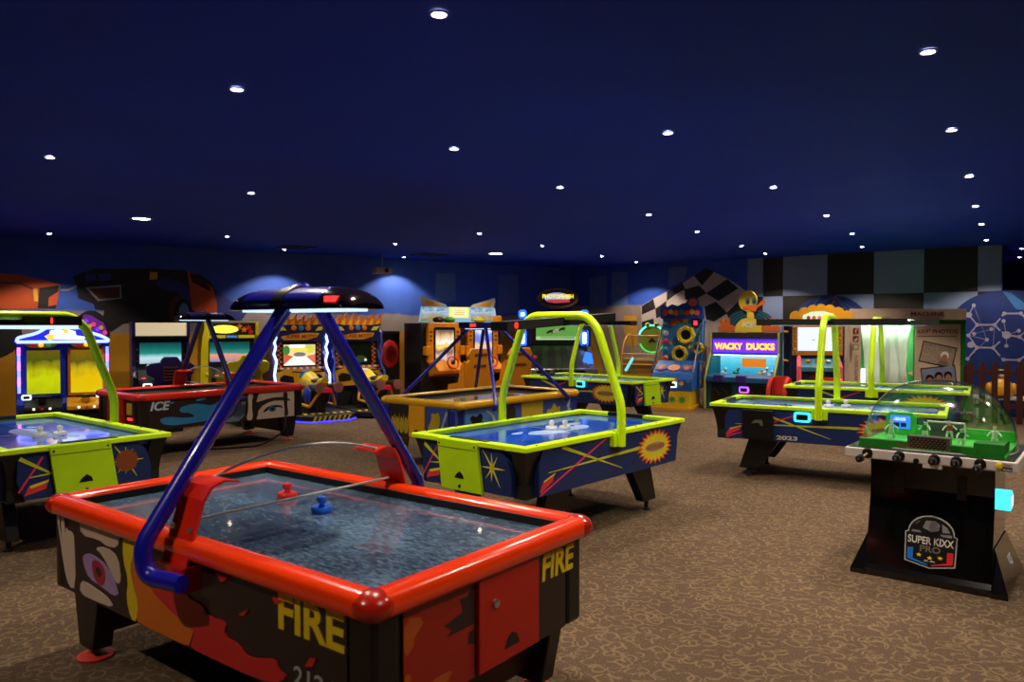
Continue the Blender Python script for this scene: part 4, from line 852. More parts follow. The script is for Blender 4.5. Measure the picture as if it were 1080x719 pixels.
text('emblem_lettering', 'SUPER KIXX', emb, -0.122, 0.122, 0.262, 0.318, M('emblem_white', (206, 200, 190), 0.4), em, 0.007, 0.0045, bold=0.015)
text('emblem_lettering', 'PRO', emb, -0.055, 0.055, 0.205, 0.252, M('emblem_bronze', (110, 92, 80), 0.4), em, 0.007, 0.0045, bold=0.02)
slab('blue_corner', [(-0.122, 0.14), (-0.122, 0.225), (-0.09, 0.225), (-0.09, 0.145), (-0.01, 0.115), (-0.01, 0.108)], emb, M('emblem_blue', (26, 110, 200), 0.4), em, 0.006, 0.0045)
slab('red_corner', [(0.122, 0.14), (0.122, 0.225), (0.09, 0.225), (0.09, 0.145), (0.01, 0.115), (0.01, 0.108)], emb, M('emblem_red', (200, 30, 34), 0.4), em, 0.006, 0.0045)
for u, w in ((-0.058, 0.178), (0, 0.165), (0.055, 0.175)): slab('emblem_star', star(u, w, 0.016, 0.007), emb, YEL, em, 0.006, 0.0045)
text('emblem_lettering', 'EST. 1996', emb, -0.028, 0.028, 0.135, 0.146, WHITE, em, 0.006, 0.0045)
rb = slab('card_reader', [(-0.2, 0.53), (-0.08, 0.53), (-0.02, 0.56), (-0.02, 0.60), (-0.12, 0.65), (-0.2, 0.65)], lambda u, w, d: (0.40 + d, u - 0.1, w), READC, so, 0.09)
slab('reader_screen', rect(-0.16, -0.06, 0.55, 0.61), lambda u, w, d: (0.49 + d, u - 0.1, w), READ, rb, 0.003)

# ================================================================== ARCADE MACHINES (front faces -y, base at z = 0)
def side_extrude(name, prof, x0, x1, mat, par, bevel=0.0):
    return MB().prism(prof, lambda u, w, d: (d, u, w), x0, x1).build(name, mat, par, bevel=bevel)
F0 = front(0.0)
def neon(name, pts, r, mat, par): return MB().tube(pts, r, 8).build(name, mat, par, True)

# ---- twin screen game at the left
t = thing('twin_screen_game', 'twin screen arcade game with blue neon marquee behind the left lime table', 'arcade game', (-6.62, 11.2, 0), 31)
BLU = M('royal_blue_laminate', (24, 52, 170), 0.4)
side_extrude('body', [(0.0, 0.0), (0.0, 0.55), (0.06, 0.62), (0.06, 1.42), (0.0, 1.44), (0.0, 1.5), (0.7, 1.5), (0.75, 0.0)], -0.6, 0.6, BLU, t, 0.01)
NEOB = G('neon_periwinkle', (130, 150, 255), 2.4); NEOP = G('neon_pink', (255, 120, 235), 2.2); NEOV = G('neon_violet_blue', (120, 130, 255), 2.0)
mq = slab('marquee', [(-0.6,1.44),(-0.6,1.52),(-0.558,1.55),(-0.33,1.60),(-0.204,1.69),(-0.027,1.745),(0.15,1.715),(0.302,1.62),(0.48,1.56),(0.59,1.50),(0.59,1.44)], front(0.0), G('marquee_blue', (36, 40, 190), 0.9), t, 0.06)
neon('neon_tube', [(u, -0.075, z) for u, z in rounded([(-0.58,1.46,0),(-0.57,1.52,0),(-0.33,1.585,0),(-0.204,1.675,0),(-0.027,1.725,0),(0.15,1.70,0),(0.302,1.605,0),(0.48,1.545,0),(0.575,1.49,0),(0.575,1.46,0)], 0.06) for u, z in [(u[0], u[1])]] if False else [(p[0], -0.075, p[1]) for p in rounded([(-0.58,1.46,0),(-0.57,1.52,0),(-0.33,1.585,0),(-0.204,1.675,0),(-0.027,1.725,0),(0.15,1.70,0),(0.302,1.605,0),(0.48,1.545,0),(0.575,1.49,0),(0.575,1.46,0),(-0.58,1.46,0)], 0.06)], 0.022, NEOB, mq)
slab('marquee_cloud', [(-0.2,1.5),(-0.24,1.54),(-0.18,1.57),(-0.17,1.62),(-0.08,1.64),(0.0,1.63),(0.06,1.64),(0.15,1.61),(0.16,1.55),(0.28,1.53),(0.26,1.49)], front(-0.06), G('marquee_white', (226, 232, 255), 1.6), mq, 0.008)
slab('marquee_letter', ellipse(-0.17, 1.53, 0.05, 0.045), front(-0.068), G('marquee_amber', (255, 180, 60), 1.3), mq, 0.006)
slab('marquee_sun', ellipse(0.03, 1.61, 0.04, 0.03), front(-0.068), G('marquee_amber', (255, 180, 60)), mq, 0.006)
tp = slab('topper', [(0.18,1.60),(0.16,1.72),(0.24,1.80),(0.27,1.87),(0.36,1.85),(0.43,1.80),(0.52,1.74),(0.56,1.64),(0.56,1.54)], front(0.06), M('topper_purple', (120, 44, 170), 0.4), t, 0.05)
for k in range(7): slab('topper_swirl', ellipse(0.24 + 0.05 * k, 1.74 - 0.025 * k + 0.05 * (k % 2), 0.03, 0.035, 12), front(0.01), [G('swirl_pink', (240, 60, 130), 0.5), G('swirl_violet', (120, 60, 240), 0.6), G('swirl_gold', (210, 150, 40), 0.4)][k % 3], tp, 0.02)
scr = SCREEN('screen_yellow_green', [(0.0, (170, 180, 0)), (0.35, (190, 200, 0)), (0.6, (150, 140, 6)), (0.8, (70, 80, 8)), (1.0, (96, 84, 10))], 0.9, 0.6, 3.0)
scr2 = SCREEN('screen_amber', [(0.0, (210, 190, 0)), (0.35, (220, 180, 0)), (0.6, (170, 150, 20)), (0.75, (90, 84, 10)), (1.0, (120, 90, 10))], 0.9, 0.6, 3.0)
for u0, u1, mt, fm in ((-0.50, -0.02, scr, BLU), (0.05, 0.53, scr2, ORANGE)):
    b = slab('screen_frame', rect(u0, u1, 0.66, 1.37), front(0.06), fm, t, 0.04)
    slab('screen', rect(u0 + 0.035, u1 - 0.03, 0.70, 1.335), front(0.02), mt, b, 0.006)
for s, u in ((-1, -0.56), (1, 0.565)):
    for k in range(6):
        neon('neon_strip', [(u, -0.01, 0.72 + 0.11 * k), (u, -0.01, 0.72 + 0.11 * (k + 1))], 0.02, NEOP if k % 2 == (0 if s > 0 else 1) else NEOV, t)
LT = {'red': G('lamp_red', (170, 20, 30), 0.5), 'yel': G('lamp_yellow', (255, 196, 40), 1.0), 'grn': G('lamp_green', (20, 150, 60), 0.5)}
for u0 in (-0.285, 0.29):
    pb = slab('lamp_plate', [(u0 - 0.2, 1.41), (u0 - 0.15, 1.455), (u0 + 0.15, 1.455), (u0 + 0.2, 1.41), (u0 + 0.13, 1.37), (u0 - 0.13, 1.37)], front(0.0), GOLD, t, 0.03)
    for k, c in enumerate(('red', 'yel', 'grn')): MB().ball((u0 - 0.095 + 0.095 * k, -0.04, 1.414), 0.034, 0.02, 0.03, 12, 8).build('signal_lamp', LT[c], pb, True)
for s, mt in ((-1, MATT), (1, GOLD)):
    cp = side_extrude('control_panel', [(-0.22, 0.46), (-0.22, 0.52), (0.06, 0.64), (0.06, 0.46)], 0.03 if s > 0 else -0.5, 0.58 if s > 0 else -0.03, mt, t, 0.01)
    MB().tube([(s * 0.28 - 0.12, -0.15, 0.66), (s * 0.28 + 0.12, -0.15, 0.66)], 0.022, 10).build('handlebar', MATT if s > 0 else BLACK, cp)
    MB().box(s * 0.28 - 0.05, s * 0.28 + 0.05, -0.16, -0.03, 0.56, 0.68).build('steering_box', GOLD if s > 0 else BLACK, cp, bevel=0.02)
    for k in (-1, 0, 1): MB().ball((s * 0.28 + 0.1 * k, -0.225, 0.5), 0.018, n=8, h=6).build('button', G('button_white', (255, 240, 220), 1.2) if k else LT['red'], cp)
    card_reader(t, front(-0.05), s * 0.47, 0.66, 0.06, READ)
side_extrude('coin_base', [(-0.15, 0.0), (-0.15, 0.44), (0.02, 0.46), (0.02, 0.0)], -0.58, 0.58, MATT, t)

# ---- racing cabinets with seats
def racing(label, loc, rz, body, marq, W=0.86, sega=False, seat=NTUBE, scr_=None, seat_x=0.25):
    t = thing('racing_cabinet', label, 'arcade game', loc, rz)
    for s in (-1, 1):
        side_extrude('side_panel', [(0.0, 0.0), (0.0, 0.72), (-0.08, 0.82), (-0.04, 0.92), (0.12, 1.0), (0.14, 1.46), (0.04, 1.52), (0.02, 1.76), (0.6, 1.76), (0.7, 0.0)], s * W / 2 - 0.025, s * W / 2 + 0.025, body, t, 0.006)
    side_extrude('inner_body', [(0.06, 0.0), (0.06, 0.7), (0.0, 0.78), (0.2, 0.92), (0.24, 1.44), (0.10, 1.5), (0.08, 1.74), (0.6, 1.74), (0.66, 0.0)], -W / 2 + 0.02, W / 2 - 0.02, MATT, t)
    slab('marquee', rect(-W / 2 + 0.03, W / 2 - 0.03, 1.52, 1.745), front(0.08), marq, t, 0.02)
    fb = slab('screen_bezel', rect(-W / 2 + 0.03, W / 2 - 0.03, 0.98, 1.46), front(0.24), BLACK, t, 0.04)
    slab('screen', rect(-W / 2 + 0.10, W / 2 - 0.10, 1.04, 1.40), front(0.20), scr_, fb, 0.006)
    db = side_extrude('dashboard', [(-0.14, 0.70), (-0.18, 0.78), (0.1, 0.94), (0.16, 0.9), (0.1, 0.6)], -W / 2 + 0.05, W / 2 - 0.05, MATT, t, 0.01)
    ring = [(0.15 * cos(a), -0.20 + 0.03 * sin(a), 0.92 + 0.14 * sin(a)) for a in [2 * pi * k / 20 for k in range(20)]]
    MB().tube(ring, 0.016, 8, True).build('steering_wheel', BLACK, db, True)
    MB().tube([(-0.14, -0.20, 0.92), (0.14, -0.20, 0.92)], 0.012, 6).build('wheel_spoke', CHROME, db)
    for s in (-1, 1): MB().box(s * 0.3 - 0.03, s * 0.3 + 0.03, -0.14, -0.1, 0.78, 0.82).build('button', [G('button_red', (255, 60, 60), 1.2), G('button_blue', (60, 90, 255), 1.2)][s > 0], db)
    for s in (-1, 1):
        for k in range(4): MB().ball((s * (W / 2 - 0.06), 0.19, 1.08 + 0.1 * k), 0.012, n=8, h=5).build('bezel_lamp', CHROME, fb)
    # seat on a rail in front
    st = MB().box(-0.18, 0.18, -1.1, 0.1, 0.0, 0.12).build('seat_rail', MATT, t, bevel=0.01)
    sx = seat_x
    bk = [(sx - 0.23, 0.42), (sx - 0.27, 0.7), (sx - 0.23, 0.86), (sx - 0.34, 0.92), (sx - 0.36, 1.06), (sx - 0.30, 1.10), (sx - 0.16, 1.11), (sx - 0.10, 1.20), (sx + 0.10, 1.20), (sx + 0.16, 1.11), (sx + 0.30, 1.10), (sx + 0.36, 1.06), (sx + 0.34, 0.92), (sx + 0.23, 0.86), (sx + 0.27, 0.7), (sx + 0.23, 0.42)]
    b = MB().prism(bk, lambda u, w, d: (u - sx, -0.95 + (w - 0.4) * -0.12 - d, w), 0, 0.1).build('seat_back', seat, t, bevel=0.02)
    MB().box(-0.24, 0.24, -1.0, -0.5, 0.3, 0.43).build('seat_cushion', seat, t, bevel=0.03)
    for k in range(5): MB().box(-0.11, 0.11, -1.165 - 0.012 * (k - 2) , -1.14, 0.82 + 0.05 * k, 0.845 + 0.05 * k).build('seat_vent', M('vent_rust', (80, 40, 34), 0.5), b)
    MB().box(-0.06, 0.06, -0.9, -0.6, 0.1, 0.32).build('seat_post', MATT, t)
    return t
sc_a = SCREEN('screen_teal_road', [(0.0, (150, 190, 205)), (0.25, (190, 214, 222)), (0.38, (120, 190, 190)), (0.5, (30, 130, 118)), (0.8, (16, 90, 88)), (1.0, (10, 60, 66))], 0.9, 0.15, 5)
sc_b = SCREEN('screen_teal_pink', [(0.0, (60, 130, 215)), (0.16, (210, 130, 120)), (0.36, (216, 150, 134)), (0.42, (60, 140, 130)), (0.7, (20, 96, 90)), (1.0, (10, 60, 64))], 0.9, 0.18, 4)
r1 = racing('dark racing cabinet with cream marquee and navy seat, behind the ice table', (-6.0, 13.0, 0), 31, NTUBE, G('marquee_cream', (216, 198, 160), 0.55), scr_=sc_a)
card_reader(r1, front(-0.2), -0.25, 0.68, 0.07, READ)
YSEAT = M('seat_yellow', (206, 196, 24), 0.35)
r2 = racing('yellow and black racing cabinet with yellow seat behind the ice table', (-5.05, 13.7, 0), 33, M('cabinet_yellow', (206, 190, 20), 0.4), M('marquee_dark', (26, 22, 16), 0.4), W=0.9, scr_=sc_b, seat=YSEAT)
mo = slab('marquee_lamp', ellipse(-0.12, 1.63, 0.24, 0.075), front(0.06), G('marquee_yellow_glow', (232, 222, 70), 1.1), r2, 0.01)
for k, (u, w) in enumerate(((0.22, 1.62), (0.3, 1.66), (0.14, 1.68), (0.34, 1.58))): slab('marquee_flame', star(u, w, 0.06, 0.03, 5), front(0.06), [ORANGE, RED][k % 2], r2, 0.012)
slab('brand_strip', rect(-0.4, 0.4, 1.47, 1.525), front(0.05), G('strip_yellow', (196, 180, 20), 0.35), r2, 0.02); slab('brand_plate', rect(-0.11, 0.11, 1.472, 1.523), front(0.03), M('brand_navy', (18, 40, 100), 0.4), r2, 0.008)
text('brand_lettering', 'SEGA', front(0.022), -0.09, 0.09, 1.482, 1.513, G('brand_blue', (70, 150, 235), 0.9), r2, 0.004, bold=0.03)
slab('cut_out_post', [(-0.56, 0.4), (-0.55, 1.2), (-0.52, 1.5), (-0.45, 1.76), (-0.36, 1.76), (-0.42, 1.4), (-0.44, 0.4)], front(-0.02), M('cabinet_yellow', (206, 190, 20)), r2, 0.04)

# ---- flame topped bike games
def bike_game(label, loc, rz, lit):
    t = thing('bike_game', label, 'arcade game', loc, rz, 'flame topped bike games')
    ROY = M('bike_blue', (30, 36, 130), 0.35)
    for s in (-1, 1):
        side_extrude('side_panel', [(-0.12, 0.0), (-0.12, 0.5), (0.02, 0.75), (0.0, 1.0), (0.10, 1.2), (0.04, 1.5), (-0.06, 1.56), (0.2, 1.66), (0.65, 1.6), (0.7, 0.0)], s * 0.5 - 0.03, s * 0.5 + 0.03, ROY, t)
        zz = [(s * 0.515, -0.02, 1.54), (s * 0.49, -0.03, 1.47), (s * 0.52, -0.02, 1.38), (s * 0.49, 0.0, 1.28), (s * 0.525, 0.0, 1.16), (s * 0.48, -0.02, 1.02), (s * 0.50, -0.02, 0.9), (s * 0.54, -0.08, 0.76), (s * 0.52, -0.13, 0.56), (s * 0.52, -0.13, 0.42)]
        neon('neon_strip', [(x, y - 0.03, z) for x, y, z in zz], 0.024, G('neon_white_blue', (150, 180, 255), 3.0) if lit else M('unlit_tube', (80, 90, 190), 0.3), t)
    side_extrude('inner_body', [(0.02, 0.0), (0.02, 0.56), (0.08, 0.9), (0.12, 1.36), (0.05, 1.4), (0.6, 1.5), (0.66, 0.0)], -0.47, 0.47, MATT, t)
    hd = slab('header', [(-0.52, 1.74), (-0.47, 1.66), (-0.45, 1.38), (0.45, 1.38), (0.47, 1.66), (0.52, 1.74), (0.3, 1.71), (-0.3, 1.71)], front(0.05), M('header_navy', (26, 26, 70), 0.35), t, 0.08)
    for k in range(7):
        u = -0.45 + 0.15 * k; h = 0.16 + 0.08 * ((k * 3) % 4) / 3
        fl = slab('flame', [(u - 0.09, 1.70), (u - 0.06, 1.70 + h * 0.5), (u + 0.02, 1.72 + h * 0.6), (u + 0.10, 1.74 + h), (u + 0.08, 1.72 + h * 0.5), (u + 0.11, 1.70)], front(0.04 - 0.006 * (k % 2)), M('flame_orange', (236, 110, 20), 0.4), t, 0.03)
        slab('flame_core', [(u - 0.05, 1.70), (u - 0.02, 1.70 + h * 0.35), (u + 0.05, 1.72 + h * 0.6), (u + 0.04, 1.70)], front(0.01 - 0.006 * (k % 2)), M('flame_yellow', (246, 196, 40), 0.4), fl, 0.006)
    for u, mt in ((-0.14, ORANGE), (0.0, CYAN), (0.14, ORANGE)): MB().lathe([(0.055, 0), (0.05, 0.02), (0.02, 0.03)], 14, (u, -0.03, 1.65), axis='y').build('header_lamp', mt, hd, True)
    for s in (-1, 1): slab('header_eye', [(s * 0.28, 1.60), (s * 0.34, 1.67), (s * 0.47, 1.69), (s * 0.40, 1.60)], front(-0.03), YPR, hd, 0.01)
    ti = slab('title_shape', [(-0.33, 1.42), (-0.40, 1.48), (-0.2, 1.53), (0.1, 1.56), (0.36, 1.55), (0.3, 1.46), (0.1, 1.42)], front(-0.03), M('title_gold', (196, 140, 24), 0.4), hd, 0.012)
    text('title_lettering', 'SUPER MOTO', front(-0.042), -0.3, 0.3, 1.45, 1.525, M('title_red', (150, 40, 20), 0.4), ti, 0.004, bold=0.03, shear=0.2)
    for k in range(11):
        for s in (-1, 1):
            for j in range(2): slab('check_tile', rect(s * (0.36 + 0.045 * j) - 0.022, s * (0.36 + 0.045 * j) + 0.022, 0.90 + 0.043 * k, 0.94 + 0.043 * k), front(0.08), [ORANGE, WHITE][(k + j) % 2] if (k + j) % 2 == 0 else BROWN, t, 0.012)
    bz = slab('screen_bezel', rect(-0.34, 0.34, 0.90, 1.36), front(0.08), BLACK, t, 0.02)
    if lit:
        sc = slab('screen', rect(-0.31, 0.31, 0.93, 1.33), front(0.06), G('bike_screen_sky', (226, 196, 150), 0.9), bz, 0.006)
        for nm, q, c, e in (('screen_road', [(-0.31, 0.93), (0.31, 0.93), (0.12, 1.10), (-0.12, 1.10)], (228, 218, 214), 1.0), ('screen_verge', [(-0.31, 0.95), (-0.13, 1.10), (-0.31, 1.16)], (196, 90, 60), 0.8), ('screen_verge', [(0.31, 0.95), (0.13, 1.10), (0.31, 1.14)], (206, 110, 80), 0.8), ('screen_tree', ellipse(-0.26, 1.22, 0.07, 0.09, 12), (60, 130, 50), 0.7), ('screen_tree', ellipse(0.2, 1.24, 0.1, 0.08, 12), (190, 200, 70), 0.9), ('screen_car', ellipse(0.0, 1.14, 0.12, 0.045, 14), (110, 120, 120), 0.7), ('screen_arch', rect(-0.15, 0.14, 1.2, 1.25), (236, 200, 60), 1.0), ('screen_cloud', rect(-0.2, 0.1, 1.27, 1.33), (250, 246, 236), 1.0)):
            slab(nm, q, front(0.054), G(nm + str(c), c, e), sc, 0.003)
    else:
        sc = slab('screen', rect(-0.31, 0.31, 0.93, 1.33), front(0.06), M('screen_off', (12, 14, 14), 0.15), bz, 0.006)
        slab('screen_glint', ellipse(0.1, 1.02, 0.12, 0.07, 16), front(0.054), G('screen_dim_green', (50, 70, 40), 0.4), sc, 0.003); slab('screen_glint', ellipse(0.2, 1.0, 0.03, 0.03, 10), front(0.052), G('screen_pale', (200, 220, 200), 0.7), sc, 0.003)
    for k in range(15): slab('check_tile', rect(-0.46 + 0.062 * k, -0.405 + 0.062 * k, 0.86, 0.895), front(0.02), [ORANGE, WHITE][k % 2], t, 0.05)
    lo_ = slab('lower_panel', [(-0.47, 0.50), (0.47, 0.50), (0.47, 0.80), (0.3, 0.86), (-0.3, 0.86), (-0.47, 0.80)], front(0.02), GOLD, t, 0.06)
    for s in (-1, 1): slab('panel_recess', [(s * 0.14, 0.60), (s * 0.40, 0.58), (s * 0.42, 0.70), (s * 0.34, 0.76), (s * 0.16, 0.72)], front(-0.04), BLACK, lo_, 0.006)
    slab('coin_door', rect(0.2, 0.42, 0.1, 0.46), front(0.02), BLACK, t, 0.03)
    # bike
    pl = MB().prism([(-0.55, -0.15), (0.55, -0.15), (0.55, -1.35), (0.35, -1.6), (-0.35, -1.6), (-0.55, -1.35)], lambda u, w, d: (u, w, d), 0.03, 0.12).build('platform', MATT, t, bevel=0.01)
    for k in range(8): MB().prism([(-0.48 + 0.125 * k, 0.035), (-0.42 + 0.125 * k, 0.035), (-0.37 + 0.125 * k, 0.115), (-0.43 + 0.125 * k, 0.115)], lambda u, w, d: (u * 0.72, -1.6 - d, w), 0, 0.006).build('hazard_stripe', YEL, pl)
    for k in range(8): MB().prism([(-0.52 + 0.135 * k, -1.3), (-0.46 + 0.135 * k, -1.3), (-0.42 + 0.135 * k, -1.12), (-0.48 + 0.135 * k, -1.12)], lambda u, w, d: (u, w, 0.12 + d), 0, 0.004).build('hazard_stripe', YEL, pl)
    if lit: neon('floor_neon', [(-0.54, -0.3, 0.02), (-0.54, -1.35, 0.02), (-0.34, -1.58, 0.02), (0.34, -1.58, 0.02), (0.54, -1.35, 0.02)], 0.016, G('neon_floor_blue', (40, 40, 255), 4.0), pl)
    bk = MB()
    secs = [(-0.12, 0.52, 0.06, 0.07), (-0.28, 0.60, 0.14, 0.14), (-0.5, 0.66, 0.17, 0.18), (-0.72, 0.62, 0.14, 0.14), (-0.9, 0.60, 0.12, 0.10), (-1.1, 0.64, 0.12, 0.10), (-1.3, 0.72, 0.07, 0.06)]
    n = 12
    for y, z, rx, rzz in secs:
        for k in range(n): a = 2 * pi * k / n; bk.v.append((rx * cos(a), y, z + rzz * sin(a)))
    for i in range(len(secs) - 1):
        for k in range(n): bk.f.append((i * n + k, i * n + (k + 1) % n, (i + 1) * n + (k + 1) % n, (i + 1) * n + k))
    bk.f += [tuple(range(n)), tuple(range((len(secs) - 1) * n, len(secs) * n))[::-1]]
    bo = bk.build('bike_body', YEL, t, True)
    MB().ball((0, -0.36, 0.76), 0.15, 0.16, 0.10, 14, 8).build('windscreen', CYAN if lit else WHITE, bo, True)
    MB().ball((0, -0.98, 0.69), 0.13, 0.26, 0.05, 14, 8).build('saddle', BLACK, bo, True)
    MB().tube([(-0.32, -0.50, 0.84), (-0.1, -0.42, 0.82), (0.1, -0.42, 0.82), (0.32, -0.50, 0.84)], 0.016, 8).build('handlebar', BLACK, bo, True)
    MB().lathe([(0.20, -0.05), (0.20, 0.05), (0.12, 0.06)], 20, (0, -0.35, 0.34), axis='x').build('front_wheel', BLACK, bo, True)
    for s in (-1, 1):
        e = MB().lathe([(0.04, -0.3), (0.06, -0.1), (0.085, 0.1), (0.09, 0.16)], 14, (s * 0.17, -1.32, 0.60), axis='y').build('exhaust', BLACK, bo, True)
        MB().lathe([(0.065, 0.16), (0.092, 0.165), (0.092, 0.175), (0.065, 0.18)], 16, (s * 0.17, -1.32, 0.60), axis='y').build('exhaust_ring', M('exhaust_pink', (190, 120, 120), 0.3, 0.5), e, True)
        neon('frame_tube', rounded([(s * 0.1, -0.4, 0.5), (s * 0.24, -0.6, 0.26), (s * 0.24, -1.15, 0.24), (s * 0.12, -1.3, 0.5)], 0.08), 0.028, GOLD, bo)
        MB().ball((s * 0.17, -0.85, 0.42), 0.05, 0.2, 0.16, 12, 8).build('fairing', BLU if s < 0 else M('fairing_purple', (90, 40, 140), 0.35), bo, True)
    MB().box(-0.08, 0.08, -1.1, -0.5, 0.12, 0.5).build('bike_stand', MATT, bo)
    MB().box(-0.12, 0.12, -1.33, -1.27, 0.5, 0.58).build('tail_light', LT['red'], bo)
    return t
bike_game('left bike game with glowing zigzag neon and orange flame top', (-4.07, 14.6, 0), 34.6, True)
bike_game('right bike game with dark screen and orange flame top', (-3.12, 15.285, 0), 34.6, False)

# ---- tall box with a red disc by the wall
t = thing('punch_target_box', 'dark framed box with a red round target against the left wall', 'target game', (-2.66, 16.45, 0), 34.6)
MB().box(-0.25, 0.25, 0.0, 0.35, 0.0, 1.58).build('cabinet', M('box_olive', (70, 56, 34), 0.5), t, bevel=0.01)
slab('target_board', rect(-0.21, 0.21, 0.55, 1.52), F0, MATT, t, 0.02)
tg = MB().lathe([(0.30, 0), (0.30, 0.02), (0.26, 0.045), (0.1, 0.05)], 28, (0, -0.02, 0), axis='y').build('round_target', RED, t, True); tg.scale = (0.68, 1, 1.0); tg.location = (0, 0, 1.08)
rg = MB().lathe([(0.16, 0.045), (0.17, 0.056), (0.19, 0.05)], 24, (0, -0.02, 0), axis='y').build('target_ring', M('ring_dark_red', (120, 18, 18), 0.4), tg, True)

# ---- twin kart game
t = thing('kart_game', 'twin orange kart racing game with two seats and a sky blue sign', 'arcade game', (-1.02, 16.5, 0), 34.6)
KO = M('kart_orange', (220, 138, 20), 0.35)
MB().box(-1.02, 1.02, 0.12, 0.9, 0.0, 1.75).build('cabinet', MATT, t, bevel=0.01)
sg = slab('sign', [(-0.98, 1.77), (-0.92, 2.10), (0.94, 2.10), (1.0, 1.77)], front(0.3), G('sign_sky', (130, 186, 220), 0.55), t, 0.05)
sg2 = SCREEN('sign_colours', [(0.0, (96, 130, 60)), (0.3, (190, 150, 110)), (0.5, (120, 180, 220)), (0.75, (200, 200, 190)), (1.0, (70, 140, 200))], 0.8, 1.2, 3.5)
slab('sign_picture', [(-0.96, 1.79), (-0.91, 2.09), (-0.3, 2.09), (-0.26, 1.79)], front(0.25), sg2, sg, 0.006); slab('sign_picture', [(0.3, 1.79), (0.3, 2.09), (0.93, 2.09), (0.98, 1.79)], front(0.25), sg2, sg, 0.006)
pb = slab('sign_panel', rrect(-0.26, 0.24, 1.86, 2.10, 0.03), front(0.25), G('sign_yellow', (226, 216, 96), 0.8), sg, 0.02)
slab('sign_panel_core', rrect(-0.20, 0.18, 1.89, 2.07, 0.03), front(0.23), G('sign_cream', (246, 240, 190), 0.95), pb, 0.004)
for k in range(3): slab('sign_text_bar', rect(-0.15, 0.13, 2.02 - 0.045 * k, 2.045 - 0.045 * k), front(0.226), G('sign_orange', (226, 150, 60), 0.7), pb, 0.003)
for s in (-1, 1):
    a = slab('sign_wing', [(s * 0.30, 2.10), (s * 0.36, 2.16), (s * 0.93, 2.32), (s * 0.95, 2.24), (s * 0.90, 2.10)], front(0.28), M('wing_pale', (190, 190, 170), 0.4), sg, 0.04)
    slab('wing_stripe', [(s * 0.42, 2.12), (s * 0.84, 2.24), (s * 0.82, 2.12)], front(0.24), GOLD, a, 0.005)
for u, c in ((-0.55, BROWN), (-0.28, M('kart_green', (60, 140, 40), 0.4)), (0.5, YPR)): MB().ball((u, 0.2, 1.82), 0.14, 0.1, 0.07, 12, 8).build('sign_kart', c, sg, True)
kscr = SCREEN('kart_screen', [(0.0, (120, 60, 40)), (0.2, (220, 190, 170)), (0.34, (120, 80, 80)), (0.46, (240, 200, 90)), (0.55, (236, 226, 236)), (0.8, (214, 180, 120)), (1.0, (120, 90, 80))], 1.0, 0.6, 2.6)
kscr_b = SCREEN('kart_screen_blue', [(0.0, (150, 80, 70)), (0.25, (226, 150, 120)), (0.45, (214, 190, 200)), (0.6, (110, 120, 200)), (0.85, (120, 130, 210)), (1.0, (200, 210, 230))], 1.0, 0.6, 2.6)
